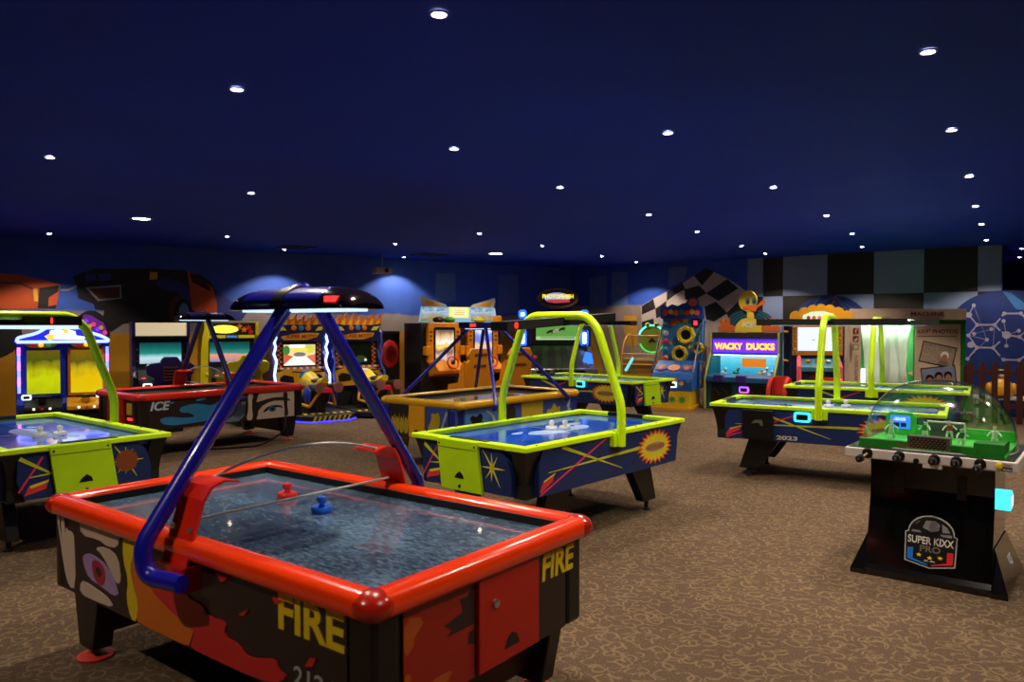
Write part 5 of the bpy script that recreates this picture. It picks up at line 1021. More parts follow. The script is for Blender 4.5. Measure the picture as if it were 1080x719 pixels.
for u, sc_ in ((-0.50, kscr), (0.48, kscr_b)):
    fr_ = slab('screen_surround', [(u - 0.40, 0.92), (u - 0.40, 1.70), (u - 0.34, 1.76), (u + 0.34, 1.76), (u + 0.40, 1.70), (u + 0.40, 0.92), (u + 0.30, 0.80), (u - 0.30, 0.80)], front(0.12), KO, t, 0.1, bevel=0.02)
    bz = slab('screen_bezel', rrect(u - 0.26, u + 0.26, 0.88, 1.66, 0.05), front(0.02), BLACK, fr_, 0.01)
    slab('screen', rect(u - 0.22, u + 0.22, 0.92, 1.60), front(0.01), sc_, bz, 0.005)
    slab('screen_band', rect(u - 0.22, u + 0.22, 1.24, 1.29), front(0.005), G('kart_band', (240, 190, 70), 0.9), bz, 0.003)
    for s in (-1, 1):
        MB().box(u + s * 0.42 - 0.06, u + s * 0.42 + 0.06, -0.04, 0.12, 1.06, 1.26).build('speaker_pod', KO, fr_, bevel=0.02)
        for k in range(3): slab('surround_slot', rect(u + s * 0.33 - 0.03, u + s * 0.33 + 0.03, 1.36 + 0.09 * k, 1.40 + 0.09 * k), front(0.02), M('slot_brown', (110, 60, 10), 0.5), fr_, 0.006)
    dsh = side_extrude('dashboard', [(-0.3, 0.68), (-0.34, 0.76), (-0.06, 0.94), (0.12, 0.92), (0.12, 0.6)], u - 0.34, u + 0.34, KO, t, 0.02)
    ring = [(u + 0.13 * cos(a), -0.34 + 0.04 * sin(a), 0.92 + 0.12 * sin(a)) for a in [2 * pi * k / 18 for k in range(18)]]
    MB().tube(ring, 0.02, 8, True).build('steering_wheel', RED, dsh, True); MB().ball((u, -0.34, 0.92), 0.05, 0.03, 0.05, 10, 6).build('wheel_hub', BLACK, dsh, True)
    MB().box(u - 0.3, u + 0.3, -1.35, 0.12, 0.0, 0.14).build('seat_base', MATT, t, bevel=0.01)
    sb_ = MB().prism([(u - 0.27, 0.35), (u - 0.30, 0.95), (u - 0.25, 1.02), (u - 0.30, 1.10), (u - 0.22, 1.24), (u + 0.22, 1.24), (u + 0.30, 1.10), (u + 0.25, 1.02), (u + 0.30, 0.95), (u + 0.27, 0.35)], lambda a, w, d: (a, -1.22 - (w - 0.4) * 0.18 - d, w), 0, 0.09).build('seat_back', KO, t, bevel=0.02)
    for w0 in (0.86, 1.08): MB().prism(rrect(u - 0.15, u + 0.15, w0, w0 + 0.06, 0.02), lambda a, w, d: (a, -1.312 - (w - 0.4) * 0.18 - d, w), 0, 0.006).build('seat_slot', M('slot_brown', (110, 60, 10)), sb_)
    MB().box(u - 0.28, u + 0.28, -1.25, -0.7, 0.36, 0.46).build('seat_cushion', KO, t, bevel=0.03)
    side_extrude('seat_wing', [(-1.3, 0.14), (-1.34, 1.0), (-1.2, 0.9), (-1.1, 0.56), (-0.7, 0.5), (-0.66, 0.14)], u - 0.33, u - 0.28, KO, t); side_extrude('seat_wing', [(-1.3, 0.14), (-1.34, 1.0), (-1.2, 0.9), (-1.1, 0.56), (-0.7, 0.5), (-0.66, 0.14)], u + 0.28, u + 0.33, KO, t)
MB().box(0.78, 0.98, 0.0, 0.1, 1.60, 1.92).build('camera_head', KO, t, bevel=0.04)
for u in (0.0, 0.95): MB().box(u - 0.07, u + 0.07, -0.02, 0.1, 0.3, 0.78).build('coin_unit', MATT, t)

# ---- horse race machine in the corner
t = thing('horse_race_game', 'horse race machine with oval lit sign and blue light columns in the corner', 'arcade game', (1.07, 17.5, 0), 2)
side_extrude('body', [(-0.5, 0.0), (-0.5, 0.55), (-0.45, 0.62), (0.3, 1.2), (0.3, 2.0), (0.8, 2.0), (0.9, 0.0)], -0.80, 0.80, MATT, t, 0.01)
ds = MB().add([(-0.68, -0.42, 0.70), (0.68, -0.42, 0.70), (0.58, 0.26, 1.24), (-0.58, 0.26, 1.24), (-0.68, -0.42, 0.66), (0.68, -0.42, 0.66), (0.58, 0.26, 1.2), (-0.58, 0.26, 1.2)], [(0, 1, 2, 3), (4, 7, 6, 5), (0, 4, 5, 1), (1, 5, 6, 2), (2, 6, 7, 3), (3, 7, 4, 0)]).build('betting_deck', M('deck_green', (30, 44, 24), 0.25), t)
for k in range(4): MB().add([(-0.62 + 0.34 * k, -0.40, 0.725), (-0.42 + 0.34 * k, -0.40, 0.725), (-0.36 + 0.28 * k, 0.2, 1.21), (-0.48 + 0.28 * k, 0.2, 1.21)], [(0, 1, 2, 3)]).build('deck_lane', M('lane_dark', (18, 26, 20), 0.3), ds)
MB().ball((-0.55, -0.1, 0.97), 0.05, n=12, h=8).build('deck_button', LT['red'], ds)
MB().box(-0.84, 0.84, -0.58, -0.46, 0.56, 0.74).build('silver_sill', M('sill_silver', (150, 145, 140), 0.25, 0.8), t, bevel=0.03)
for u in (-0.4, 0.0, 0.4): MB().box(u - 0.14, u + 0.14, -0.6, -0.57, 0.60, 0.70).build('sill_slot', BLACK, t)
slab('screen_frame', rect(-0.62, 0.62, 1.26, 1.72), front(0.30), BLACK, t, 0.06)
hs = slab('screen', rect(-0.50, 0.50, 1.36, 1.69), front(0.24), G('turf_screen', (84, 140, 60), 0.8), t, 0.008)
for q, c in ((rect(-0.5, 0.5, 1.36, 1.44), (150, 190, 130)), (rect(-0.4, 0.4, 1.40, 1.425), (40, 70, 40))): slab('screen_band', q, front(0.232), G('turf' + str(c), c, 0.8), hs, 0.003)
for k in range(3): slab('screen_horse', [(-0.26 + 0.14 * k, 1.54 + 0.03 * k), (-0.2 + 0.14 * k, 1.58 + 0.03 * k), (-0.12 + 0.14 * k, 1.60 + 0.03 * k), (-0.08 + 0.14 * k, 1.58 + 0.03 * k), (-0.12 + 0.14 * k, 1.55 + 0.03 * k), (-0.1 + 0.14 * k, 1.50 + 0.03 * k), (-0.16 + 0.14 * k, 1.54 + 0.03 * k), (-0.24 + 0.14 * k, 1.50 + 0.03 * k)], front(0.23), [BROWN, WHITE, BROWN][k], hs, 0.004)
HB = G('column_blue', (30, 80, 255), 3.0); HBW = G('column_white', (150, 200, 255), 4.0)
for s in (-1, 1):
    x = -0.82 if s < 0 else 0.62
    for z0, z1 in ((1.86, 2.06), (1.22, 1.60)):
        c = slab('light_column', rrect(x - 0.09, x + 0.09, z0, z1, 0.06), front(0.18), HB, t, 0.06)
        slab('column_core', rrect(x - 0.045, x + 0.045, z0 + 0.05, z1 - 0.06, 0.03), front(0.12), HBW, c, 0.01)
    slab('light_plate', [(x - 0.1, 0.82), (x - 0.02, 1.10), (x + 0.12, 1.06), (x + 0.16, 0.82)], front(-0.2), HB, t, 0.02)
    MB().box(x - 0.06, x + 0.06, 0.12, 0.3, 0.6, 1.9).build('column_post', MATT, t)
ov = slab('oval_sign', ellipse(0, 2.33, 0.48, 0.235, 32), front(0.2), M('sign_bronze', (120, 84, 44), 0.3, 0.4), t, 0.08)
slab('sign_field', ellipse(0, 2.33, 0.41, 0.18, 32), front(0.12), M('sign_navy', (20, 18, 54), 0.3), ov, 0.01)
slab('sign_glow', ellipse(-0.02, 2.34, 0.30, 0.12, 28), front(0.11), G('sign_pale_blue', (150, 170, 235), 0.7), ov, 0.006)
text('sign_lettering', 'PHOTOFINISH', front(0.104), -0.36, 0.36, 2.32, 2.42, G('sign_letter_yellow', (250, 226, 40), 1.0), ov, 0.008, bold=0.04)
slab('sign_ribbon', [(-0.26, 2.24), (-0.24, 2.30), (0.26, 2.30), (0.28, 2.24), (0.0, 2.22)], front(0.104), G('sign_ribbon_red', (200, 60, 70), 0.7), ov, 0.006)
MB().box(-0.1, 0.1, 0.2, 0.5, 1.95, 2.15).build('sign_post', MATT, t)

# ---- small frog hoop game
t = thing('frog_game', 'yellow wire frame children game with a green frog face', 'arcade game', (3.02, 17.1, 0), -25); t.scale = (1.08, 1.0, 1.05)
for s in (-1, 1):
    neon('frame_tube', rounded([(s * 0.38, -0.5, 0.3), (s * 0.38, -0.5, 1.05), (s * 0.38, -0.2, 1.40), (s * 0.38, 0.3, 1.45), (s * 0.38, 0.35, 0.3)], 0.3, 8), 0.016, GOLD, t)
for z, y in ((1.02, -0.5), (0.92, -0.51), (0.80, -0.51), (1.40, -0.15)): neon('frame_bar', [(-0.38, y, z), (0.38, y, z)], 0.011, GOLD, t)
MB().box(-0.36, 0.36, -0.45, 0.4, 0.0, 0.62).build('base', GOLD, t, bevel=0.02)
slab('guard_panel', rect(-0.36, 0.36, 0.62, 0.88), front(-0.46), M('guard_amber', (150, 110, 40), 0.4), t, 0.01)
slab('ball_ramp', [(-0.34, 0.0), (0.34, 0.0), (0.34, 1.0), (-0.34, 1.0)], lambda u, w, d: (u, -0.42 + 0.75 * w, 0.66 + 0.2 * w + d), M('ramp_brown', (110, 84, 50), 0.5), t, 0.02)
fg = slab('frog_face', ellipse(0.12, 1.32, 0.27, 0.28, 28), front(0.1), M('frog_green', (120, 140, 30), 0.45), t, 0.05)
for s in (-1, 1):
    MB().ball((0.12 + s * 0.09, 0.05, 1.62), 0.065, 0.05, 0.06, 12, 8).build('frog_eye', M('frog_bright', (130, 190, 40), 0.4), fg, True)
    MB().ball((0.12 + s * 0.09, 0.0, 1.63), 0.025, 0.015, 0.025, 8, 6).build('frog_pupil', BLACK, fg, True)
    slab('mouth_lamp', ellipse(0.12 + s * 0.1, 1.40, 0.05, 0.035, 12), front(0.05), RED, fg, 0.01)
slab('mouth_hole', [(0.04, 1.28), (0.12, 1.36), (0.2, 1.28), (0.17, 1.24), (0.12, 1.28), (0.07, 1.24)], front(0.05), M('mouth_maroon', (70, 16, 16), 0.4), fg, 0.008)
neon('neon_arc', [(0.12 + 0.29 * cos(a), 0.03, 1.32 + 0.30 * sin(a)) for a in [R(20 + 10 * k) for k in range(15)]], 0.018, G('neon_cyan', (110, 230, 230), 1.4), fg)
neon('neon_arc', [(0.12 + 0.27 * cos(a), 0.03, 1.32 + 0.28 * sin(a)) for a in [R(200 + 12 * k) for k in range(12)]], 0.016, G('neon_green', (50, 200, 90), 1.1), fg)
slab('light_tube', strip((-0.3, 0.66), (-0.14, 0.94), 0.05), front(-0.5), G('neon_aqua', (110, 220, 235), 0.9), t, 0.02)

# ---- tall sea themed ring game
t = thing('ring_toss_game', 'tall blue sea themed ball game with yellow round holes on a yellow base', 'arcade game', (3.2, 15.15, 0), -24)
SEA = M('sea_blue', (24, 84, 160), 0.4, var=0.5, scale=5); SEAL = M('sea_light', (60, 130, 190), 0.4, var=0.4, scale=8)
MB().box(-0.36, 0.36, 0.0, 1.1, 0.03, 0.42).build('base', M('base_yellow', (214, 176, 20), 0.4), t, bevel=0.02)
MB().box(-0.39, 0.39, -0.04, 1.12, 0.0, 0.06).build('kick_plate', GOLD, t)
side_extrude('front_console', [(-0.02, 0.40), (-0.06, 0.62), (0.0, 0.74), (0.5, 0.96), (1.1, 0.96), (1.1, 0.40)], -0.40, 0.40, SEA, t, 0.01)
for u, c in ((-0.26, 'a'), (0.0, 'b'), (0.26, 'c')):
    sh = slab('shell', [(u - 0.1, 0.0)] + [(u + 0.12 * cos(a), 0.08 + 0.12 * sin(a)) for a in [pi - pi * k / 10 for k in range(11)]] + [(u + 0.1, 0.0), (u, -0.06)], lambda a, w, d: (a, 0.12 + w * 0.9, 0.80 + w * 0.42 + d), M('shell_pink', (206, 140, 110), 0.45) if c == 'b' else M('shell_violet', (110, 70, 130), 0.45), t, 0.02)
    for k in range(5): a = pi * (k + 1) / 6; slab('shell_rib', strip((u, 0.0), (u + 0.11 * cos(a), 0.08 + 0.11 * sin(a)), 0.012), lambda a_, w, d: (a_, 0.12 + w * 0.9, 0.822 + w * 0.42 + d), GOLD, sh, 0.004)
bd = MB().box(-0.42, 0.42, 1.0, 1.15, 0.40, 1.95).build('back_board', SEAL, t, bevel=0.01)
sgn = slab('sign', [(-0.44, 1.84), (-0.46, 2.06), (-0.38, 2.14), (-0.3, 2.09), (-0.2, 2.15), (-0.08, 2.10), (0.0, 2.15), (0.1, 2.18), (0.14, 2.26), (0.24, 2.30), (0.34, 2.24), (0.36, 2.12), (0.44, 2.08), (0.46, 1.84)], front(1.0), M('sign_blue', (20, 60, 150), 0.4), t, 0.1)
for k in range(7): slab('sign_letter', star(-0.33 + 0.11 * k, 1.96 + 0.02 * (k % 2), 0.07, 0.045, 6, 0.3 * k), front(0.9), [RED, GOLD, M('coral', (220, 90, 60), 0.4), M('leaf_green', (60, 140, 60), 0.4)][k % 4], sgn, 0.02)
slab('sign_shell', ellipse(0.24, 2.18, 0.09, 0.08, 14), front(0.9), M('coral', (220, 90, 60)), sgn, 0.03)
for u, z, r_ in ((0.08, 1.50, 0.20), (-0.05, 1.10, 0.18), (0.34, 1.22, 0.13)):
    rg_ = MB().lathe([(r_ * 0.55, 0.02), (r_ * 0.62, 0.09), (r_ * 0.85, 0.10), (r_, 0.05), (r_, 0.0)], 8, (u, 1.0, z), axis='y').build('target_ring', YEL, t)
    MB().lathe([(r_ * 0.56, 0.0), (r_ * 0.5, 0.03)], 20, (u, 1.0, z), axis='y').build('target_hole', BLACK, rg_)
    for k in range(8): a = 2 * pi * k / 8; MB().ball((u + r_ * 0.82 * cos(a), 0.895, z + r_ * 0.82 * sin(a)), 0.014, n=8, h=5).build('ring_bolt', CHROME, rg_)
for k in range(4): neon('rainbow_band', [(-0.1 + (0.10 + 0.025 * k) * cos(a), 0.985, 1.66 + (0.10 + 0.025 * k) * sin(a)) for a in [R(60 + 12 * j) for j in range(10)]], 0.012, [GOLD, ORANGE, RED, PINK][k], t)
dsp = slab('display', rrect(0.2, 0.36, 1.66, 1.84, 0.02), front(1.0), M('display_maroon', (70, 10, 20), 0.3), t, 0.03); slab('display_digit', rect(0.24, 0.32, 1.70, 1.80), front(0.97), G('display_pink', (235, 60, 90), 1.0), dsp, 0.004)
for k in range(5): MB().ball((-0.34, 0.97, 1.0 + 0.18 * k), 0.06, 0.03, 0.06, 10, 6).build('sea_creature', [ORANGE, CYAN, PINK, WHITE, CYAN][k], t, True)
for k in range(12):
    u_, z_ = -0.30 + 0.62 * ((k * 5) % 12) / 11, 0.92 + 0.9 * k / 11
    slab('sea_print', soft(star(u_, z_, 0.05, 0.03, 4 + k % 3, 0.4 * k), 1), front(1.0), [GOLD, CYAN, M('leaf_green', (60, 140, 60)), M('coral', (220, 90, 60)), YEL][k % 5], t, 0.008)
for k in range(6): slab('console_print', soft(star(-0.32 + 0.13 * k, 0.55 + 0.05 * (k % 2), 0.06, 0.035, 5, 0.5 * k), 1), front(-0.035), [GOLD, CYAN, M('leaf_green', (60, 140, 60)), ORANGE][k % 4], t, 0.03)
slab('star_yellow', star(0.06, 1.80, 0.08, 0.04), front(1.0), YEL, t, 0.02)
for s in (-1, 1):
    neon('guard_rail', [(s * 0.41, 0.02, 0.76), (s * 0.41, 0.98, 1.72)], 0.02, M('rail_navy', (16, 26, 70), 0.4), t)
    MB().prism([(0.02, 0.74), (0.98, 1.72), (0.98, 0.96), (0.5, 0.96)], lambda u, w, d, s=s: (s * 0.405 + d, u, w), -0.004, 0.004).build('guard_pane', ACRYL, t)
sp_ = slab('side_picture', [(0.55, 0.40), (1.25, 0.40), (1.35, 0.9), (1.35, 1.75), (1.15, 1.8), (1.0, 0.96), (0.55, 0.96)], lambda u, w, d: (0.42 + d, u, w), SEA, t, 0.03)
for k in range(8): slab('picture_fish', ellipse(0.7 + 0.12 * (k % 4), 0.52 + 0.3 * (k // 4) + 0.05 * (k % 2), 0.06, 0.07, 10), lambda u, w, d: (0.45 + d, u, w), [GOLD, M('leaf_green', (60, 140, 60)), RED, YEL][k % 4], sp_, 0.005)
slab('picture_figure', [(1.14, 0.95), (1.08, 1.15), (1.14, 1.4), (1.12, 1.6), (1.2, 1.75), (1.28, 1.6), (1.26, 1.3), (1.32, 1.1), (1.24, 0.95)], lambda u, w, d: (0.45 + d, u, w), M('figure_tan', (200, 150, 70), 0.4), sp_, 0.006)
card_reader(t, front(-0.07), 0.02, 0.52, 0.09, READ)
for k in range(3): slab('coral_print', star(-0.2 + 0.2 * k, 0.22, 0.09, 0.04, 7), F0, M('leaf_green', (60, 140, 60)), t, 0.005)

# ---- duck shooting game
t = thing('duck_game', 'duck game with a purple lit title and a big yellow duck on top', 'arcade game', (4.66, 15.3, 0), -36); t.scale = (0.95, 1, 1)
for s in (-1, 1):
    sd = side_extrude('side_panel', [(-0.25, 0.0), (-0.25, 0.60), (-0.18, 0.78), (0.0, 1.06), (0.05, 1.14), (0.05, 1.56), (0.9, 1.56), (1.0, 0.0)], s * 0.73 - 0.03, s * 0.73 + 0.03, TEAL, t)
    MB().tube([(s * 0.73, y - 0.005, z) for y, z in [(-0.25, 0.0), (-0.25, 0.60), (-0.18, 0.78), (0.0, 1.06), (0.05, 1.14), (0.05, 1.56)]], 0.022, 6).build('edge_trim', M('trim_cream', (190, 180, 90), 0.4), sd)
side_extrude('body', [(-0.2, 0.0), (-0.2, 0.58), (0.02, 0.62), (0.6, 0.62), (0.6, 1.08), (0.1, 1.10), (0.1, 1.54), (0.88, 1.54), (0.95, 0.0)], -0.71, 0.71, TEAL, t)
slab('top_strip', rect(-0.70, 0.70, 1.44, 1.55), front(0.1), M('strip_brown', (50, 34, 30), 0.5), t, 0.03)
mq = slab('marquee', rect(-0.69, 0.69, 1.12, 1.43), front(0.1), G('marquee_purple', (96, 40, 190), 1.4), t, 0.04)
for w0 in (1.12, 1.40): slab('marquee_edge', rect(-0.69, 0.69, w0, w0 + 0.03), front(0.06), G('marquee_deep_blue', (50, 40, 190), 1.0), mq, 0.004)
for wd, a, b in (('WACKY', -0.65, -0.03), ('DUCKS', 0.05, 0.65)):
    text('title_outline', wd, front(0.06), a, b, 1.20, 1.345, G('title_orange', (250, 120, 20), 1.5), mq, 0.006, bold=0.06)
    text('title_lettering', wd, front(0.06), a + 0.01, b - 0.01, 1.215, 1.335, G('title_yellow', (255, 220, 40), 1.8), mq, 0.009, 0.006, bold=0.015)
wb = slab('pond_back', rect(-0.70, 0.70, 0.62, 1.10), front(0.55), SCREEN('pond_lit', [(0.0, (40, 130, 170)), (0.5, (70, 190, 220)), (0.8, (120, 220, 240)), (1.0, (180, 245, 255))], 0.9, 0.3, 6), t, 0.02)
MB().box(-0.70, 0.70, 0.0, 0.55, 0.62, 0.64).build('pond_floor', M('pond_blue', (40, 130, 170), 0.3), t)
MB().box(-0.68, 0.68, 0.1, 0.3, 1.085, 1.10).build('pond_lamp', G('pond_lamp_light', (200, 250, 255), 3.0), t)
slab('orange_panel', rect(-0.16, 0.36, 0.84, 1.02), front(0.4), G('panel_orange', (226, 120, 20), 0.7), t, 0.02)
for u, c, z in ((-0.22, M('duck_teal', (50, 130, 90), 0.4), 0.72), (0.4, WHITE, 0.74), (0.5, WHITE, 0.68), (0.3, GOLD, 0.70), (-0.5, WHITE, 0.70)):
    d_ = MB(); d_.ball((u, 0.2, z), 0.07, 0.06, 0.055, 12, 8); d_.ball((u + 0.05, 0.19, z + 0.09), 0.035, 0.035, 0.035, 10, 6); d_.tube([(u + 0.03, 0.2, z + 0.03), (u + 0.05, 0.19, z + 0.08)], 0.02, 8)
    dk = d_.build('target_duck', c, t, True); MB().lathe([(0.014, 0), (0.005, 0.035)], 8, (u + 0.05, 0.15, z + 0.085), axis='y').build('duck_bill', ORANGE, dk)
ct = side_extrude('counter', [(-0.28, 0.56), (-0.28, 0.66), (-0.02, 0.72), (0.0, 0.58)], -0.70, 0.70, M('counter_blue', (40, 90, 140), 0.3), t, 0.01)
for u in (-0.42, 0.06): MB().box(u - 0.1, u + 0.1, -0.32, -0.2, 0.56, 0.70).build('gun_rest', M('rest_purple', (60, 30, 110), 0.4), ct, bevel=0.01)
gp = slab('glass', [(-0.70, 0.0), (0.70, 0.0), (0.70, 1.0), (-0.70, 1.0)], lambda u, w, d: (u, -0.16 + 0.2 * w - d, 0.74 + 0.37 * w), ACRYL, t, 0.006)
for u in (-0.38, 0.38):
    cd = slab('coin_door', rect(u - 0.22, u + 0.22, 0.05, 0.52), front(-0.2), BLACK, t, 0.03, bevel=0.006)
    for k in range(6): slab('door_bolt', ellipse(u - 0.15 + 0.06 * k, 0.42 - 0.05 * (k % 3), 0.01, 0.01, 8), front(-0.23), CHROME, cd, 0.005)
card_reader(t, front(-0.24), 0.12, 0.42, 0.10, READM)
# topper: generic cartoon duck board
tb = slab('duck_topper', [(-0.58, 1.56)] + [(0.62 * cos(a), 1.56 + 0.48 * sin(a)) for a in [pi - pi * k / 20 for k in range(21)]] + [(0.58, 1.56)], front(0.4), M('topper_teal', (20, 66, 84), 0.4), t, 0.04)
for k in range(3): MB().tube([((0.42 + 0.07 * k) * cos(a), 0.355, 1.58 + (0.32 + 0.055 * k) * sin(a)) for a in [pi * j / 20 for j in range(21)]], 0.009, 6).build('arc_stripe', M('stripe_blue', (50, 100, 120), 0.4), tb)
DY = M('duck_yellow', (226, 190, 50), 0.45)
slab('duck_body', [(-0.30, 1.56), (-0.28, 1.70), (-0.16, 1.82), (0.0, 1.86), (0.16, 1.82), (0.29, 1.70), (0.31, 1.56)], front(0.36), DY, tb, 0.05)
slab('duck_neck', [(-0.03, 1.82), (-0.03, 2.10), (0.11, 2.10), (0.12, 1.82)], front(0.36), DY, tb, 0.05)
dh = slab('duck_head', ellipse(-0.01, 2.20, 0.20, 0.215, 24), front(0.35), DY, tb, 0.06)
for u in (-0.01, 0.13): slab('duck_eye', ellipse(u, 2.19, 0.05, 0.075, 16), front(0.29), M('eye_teal', (70, 130, 130), 0.3), dh, 0.008); slab('duck_pupil', ellipse(u + 0.01, 2.18, 0.02, 0.03, 10), front(0.28), BLACK, dh, 0.008)
slab('duck_bill', [(-0.12, 2.08), (-0.1, 2.02), (0.04, 2.03), (0.16, 1.97), (0.2, 2.06), (0.36, 2.14), (0.38, 2.20), (0.3, 2.20), (0.2, 2.10), (0.05, 2.11)], front(0.29), M('bill_orange', (224, 96, 30), 0.45), dh, 0.02)
text('topper_lettering', 'ICE', front(0.31), -0.14, 0.15, 1.67, 1.78, WHITE, tb, 0.01, bold=0.04, shear=0.2, skew=-0.03)
for s in (-1, 1):
    cx = s * 0.48
    slab('duck_foot', [(cx - 0.19, 1.58), (cx - 0.2, 1.66), (cx - 0.12, 1.70), (cx - 0.18, 1.80), (cx - 0.1, 1.84), (cx - 0.04, 1.74), (cx + 0.0, 1.86), (cx + 0.07, 1.84), (cx + 0.07, 1.72), (cx + 0.18, 1.68), (cx + 0.2, 1.60), (cx + 0.12, 1.56), (cx - 0.12, 1.56)], front(0.33), M('foot_orange', (206, 96, 40), 0.45), tb, 0.02)

# ---- children game with a white screen
t = thing('kids_screen_game', 'children arcade game with a white screen and yellow cloud topper', 'arcade game', (5.35, 13.3, 0), -14); t.scale = (0.9, 0.62, 0.98)
NB = M('kids_navy', (20, 30, 80), 0.4)
MB().box(-0.50, 0.50, 0.0, 0.7, 0.0, 1.72).build('cabinet', NB, t, bevel=0.01)
bz = slab('screen_frame', rect(-0.46, 0.46, 1.20, 1.74), F0, M('frame_orange', (190, 120, 30), 0.4), t, 0.05)
slab('screen', rect(-0.36, 0.36, 1.28, 1.70), front(-0.05), G('screen_white', (214, 222, 240), 0.9), bz, 0.006)
slab('screen_mark', strip((-0.1, 1.47), (-0.04, 1.48), 0.01), front(-0.056), BLACK, bz, 0.003)
for k in range(8): MB().ball((-0.41, -0.055, 1.24 + 0.065 * k), 0.02, n=8, h=6).build('frame_bubble', [CYAN, GOLD][k % 2], bz); MB().ball((0.41, -0.055, 1.24 + 0.065 * k), 0.02, n=8, h=6).build('frame_bubble', [GOLD, CYAN][k % 2], bz)
cl = slab('cloud_topper', [(-0.50, 1.80)] + [p for k in range(7) for p in [((-0.50 + 0.165 * k) + 0.083 * (1 - cos(pi * j / 5)) , (1.90 + 0.16 * sin(pi * (k + j / 5) / 7)) + 0.06 * sin(pi * j / 5)) for j in range(5)]] + [(0.62, 1.80)], front(0.1), M('cloud_yellow', (230, 160, 24), 0.4), t, 0.08)
slab('topper_sign', [(-0.28, 1.79), (-0.26, 1.92), (-0.1, 1.98), (0.1, 1.99), (0.3, 1.94), (0.34, 1.79)], front(0.02), G('topper_lit', (200, 220, 190), 0.8), cl, 0.01)
for k in range(5): slab('sign_blot', star(-0.16 + 0.1 * k, 1.87, 0.045, 0.03, 5), front(0.01), [RED, ORANGE, G('blot_pink', (240, 90, 150), 0.7), CYAN, M('leaf_green', (60, 140, 60))][k], cl, 0.006)
cpn = side_extrude('control_panel', [(-0.45, 0.92), (-0.45, 1.0), (-0.05, 1.14), (0.0, 1.14), (0.0, 0.92)], -0.38, 0.40, M('panel_teal', (50, 110, 130), 0.35), t, 0.01)
for k in range(3): MB().ball((-0.18 + 0.18 * k, -0.25, 1.10), 0.05, 0.05, 0.03, 12, 6).build('button', [GOLD, RED, WHITE][k], cpn, True)
for u in (-0.36, 0.38): neon('pink_post', [(u, -0.43, 0.0), (u, -0.43, 1.0), (u * 0.95, -0.1, 1.16)], 0.045, M('post_pink', (226, 90, 100), 0.35), t)
slab('front_panel', rect(-0.30, 0.30, 0.2, 0.92), front(-0.2), NB, t, 0.15); slab('stripe_panel', rect(-0.15, -0.03, 0.2, 0.92), front(-0.35), M('maroon_panel', (96, 20, 30), 0.4), t, 0.01)
neon('pipe', [(-0.54, -0.02, 1.62), (-0.60, 0.15, 1.62)], 0.02, GOLD, t); neon('pipe', [(-0.54, -0.02, 1.1), (-0.60, 0.15, 1.1)], 0.02, GOLD, t)
MB().box(-0.60, -0.50, 0.2, 0.5, 0.0, 1.75).build('side_wing', NB, t)
def arch_seat(x, y, rz, lb):
    t = thing('arch_seat', lb, 'seat', (x, y, 0), rz, 'red arched seats'); t.scale = (0.72, 0.72, 0.86)
    RS = M('seat_red', (206, 50, 40), 0.35); 
    for s in (-1, 1): neon('side_hoop', rounded([(s * 0.2, -0.25, 0.05), (s * 0.2, -0.12, 0.80), (s * 0.2, 0.12, 0.95), (s * 0.2, 0.25, 0.05)], 0.2, 8), 0.05, RS, t)
    MB().box(-0.2, 0.2, -0.2, 0.2, 0.40, 0.46).build('seat_pad', RED, t, bevel=0.02)
    MB().prism(rrect(-0.2, 0.2, 0.60, 0.96, 0.08), lambda u, w, d: (u, 0.1 + d, w), 0, 0.05).build('seat_back', RS, t)
    MB().box(-0.24, 0.24, -0.28, 0.28, 0.0, 0.06).build('base', MATT, t)
arch_seat(4.58, 13.0, -45, 'red arched seat right beside the duck game')
arch_seat(5.29, 12.55, -20, 'red arched seat in front of the white screen game')

# ---- photo booth
t = thing('photo_booth', 'beige photo booth with a glowing pale curtain, right of the children game', 'photo booth', (7.05, 13.55, 0), -4)
PAPER = M('booth_beige', (198, 172, 144), 0.6, var=0.35, scale=4); BG = M('booth_green', (20, 120, 40), 0.4); PT = M('booth_print', (110, 40, 40), 0.5)
MB().box(0.12, 0.98, 0.0, 0.85, 0.0, 1.80).build('machine_body', BG, t); MB().box(-1.0, 0.98, 0.80, 0.86, 0.0, 1.80).build('back_wall', M('booth_inner', (190, 200, 190), 0.6), t); MB().box(-1.0, -0.8, 0.0, 0.85, 0.0, 1.80).build('side_wall', PAPER, t)
MB().box(-1.0, 1.0, 0.0, 0.86, 1.80, 1.83).build('roof', BG, t)
hdr = slab('header', rect(-1.0, 1.0, 1.80, 1.995), F0, PAPER, t, 0.04)
text('header_lettering', 'PHOTO', front(-0.04), -0.62, 0.0, 1.86, 1.95, PT, hdr, 0.004, bold=0.02)
text('header_lettering', 'MACHINE', front(-0.04), 0.05, 0.62, 1.87, 1.94, PT, hdr, 0.004, bold=0.02)
slab('loose_sheet', [(-0.72, 1.80), (-0.74, 2.0), (0.04, 2.0), (0.02, 1.88)], front(-0.05), M('loose_paper', (196, 172, 146), 0.5), hdr, 0.003)
pnl = slab('front_panel', rect(0.14, 0.92, 0.0, 1.72), F0, PAPER, t, 0.02)
text('panel_lettering', '6X9" PHOTOS', front(-0.02), 0.18, 0.86, 1.55, 1.63, PT, pnl, 0.003, bold=0.02)
slab('panel_rule', rect(0.18, 0.86, 1.50, 1.515), front(-0.02), PT, pnl, 0.003)
def turn(cx, cz, a): return lambda u, w, d: (cx + u * cos(a) - w * sin(a), -0.02 - d, cz + u * sin(a) + w * cos(a))
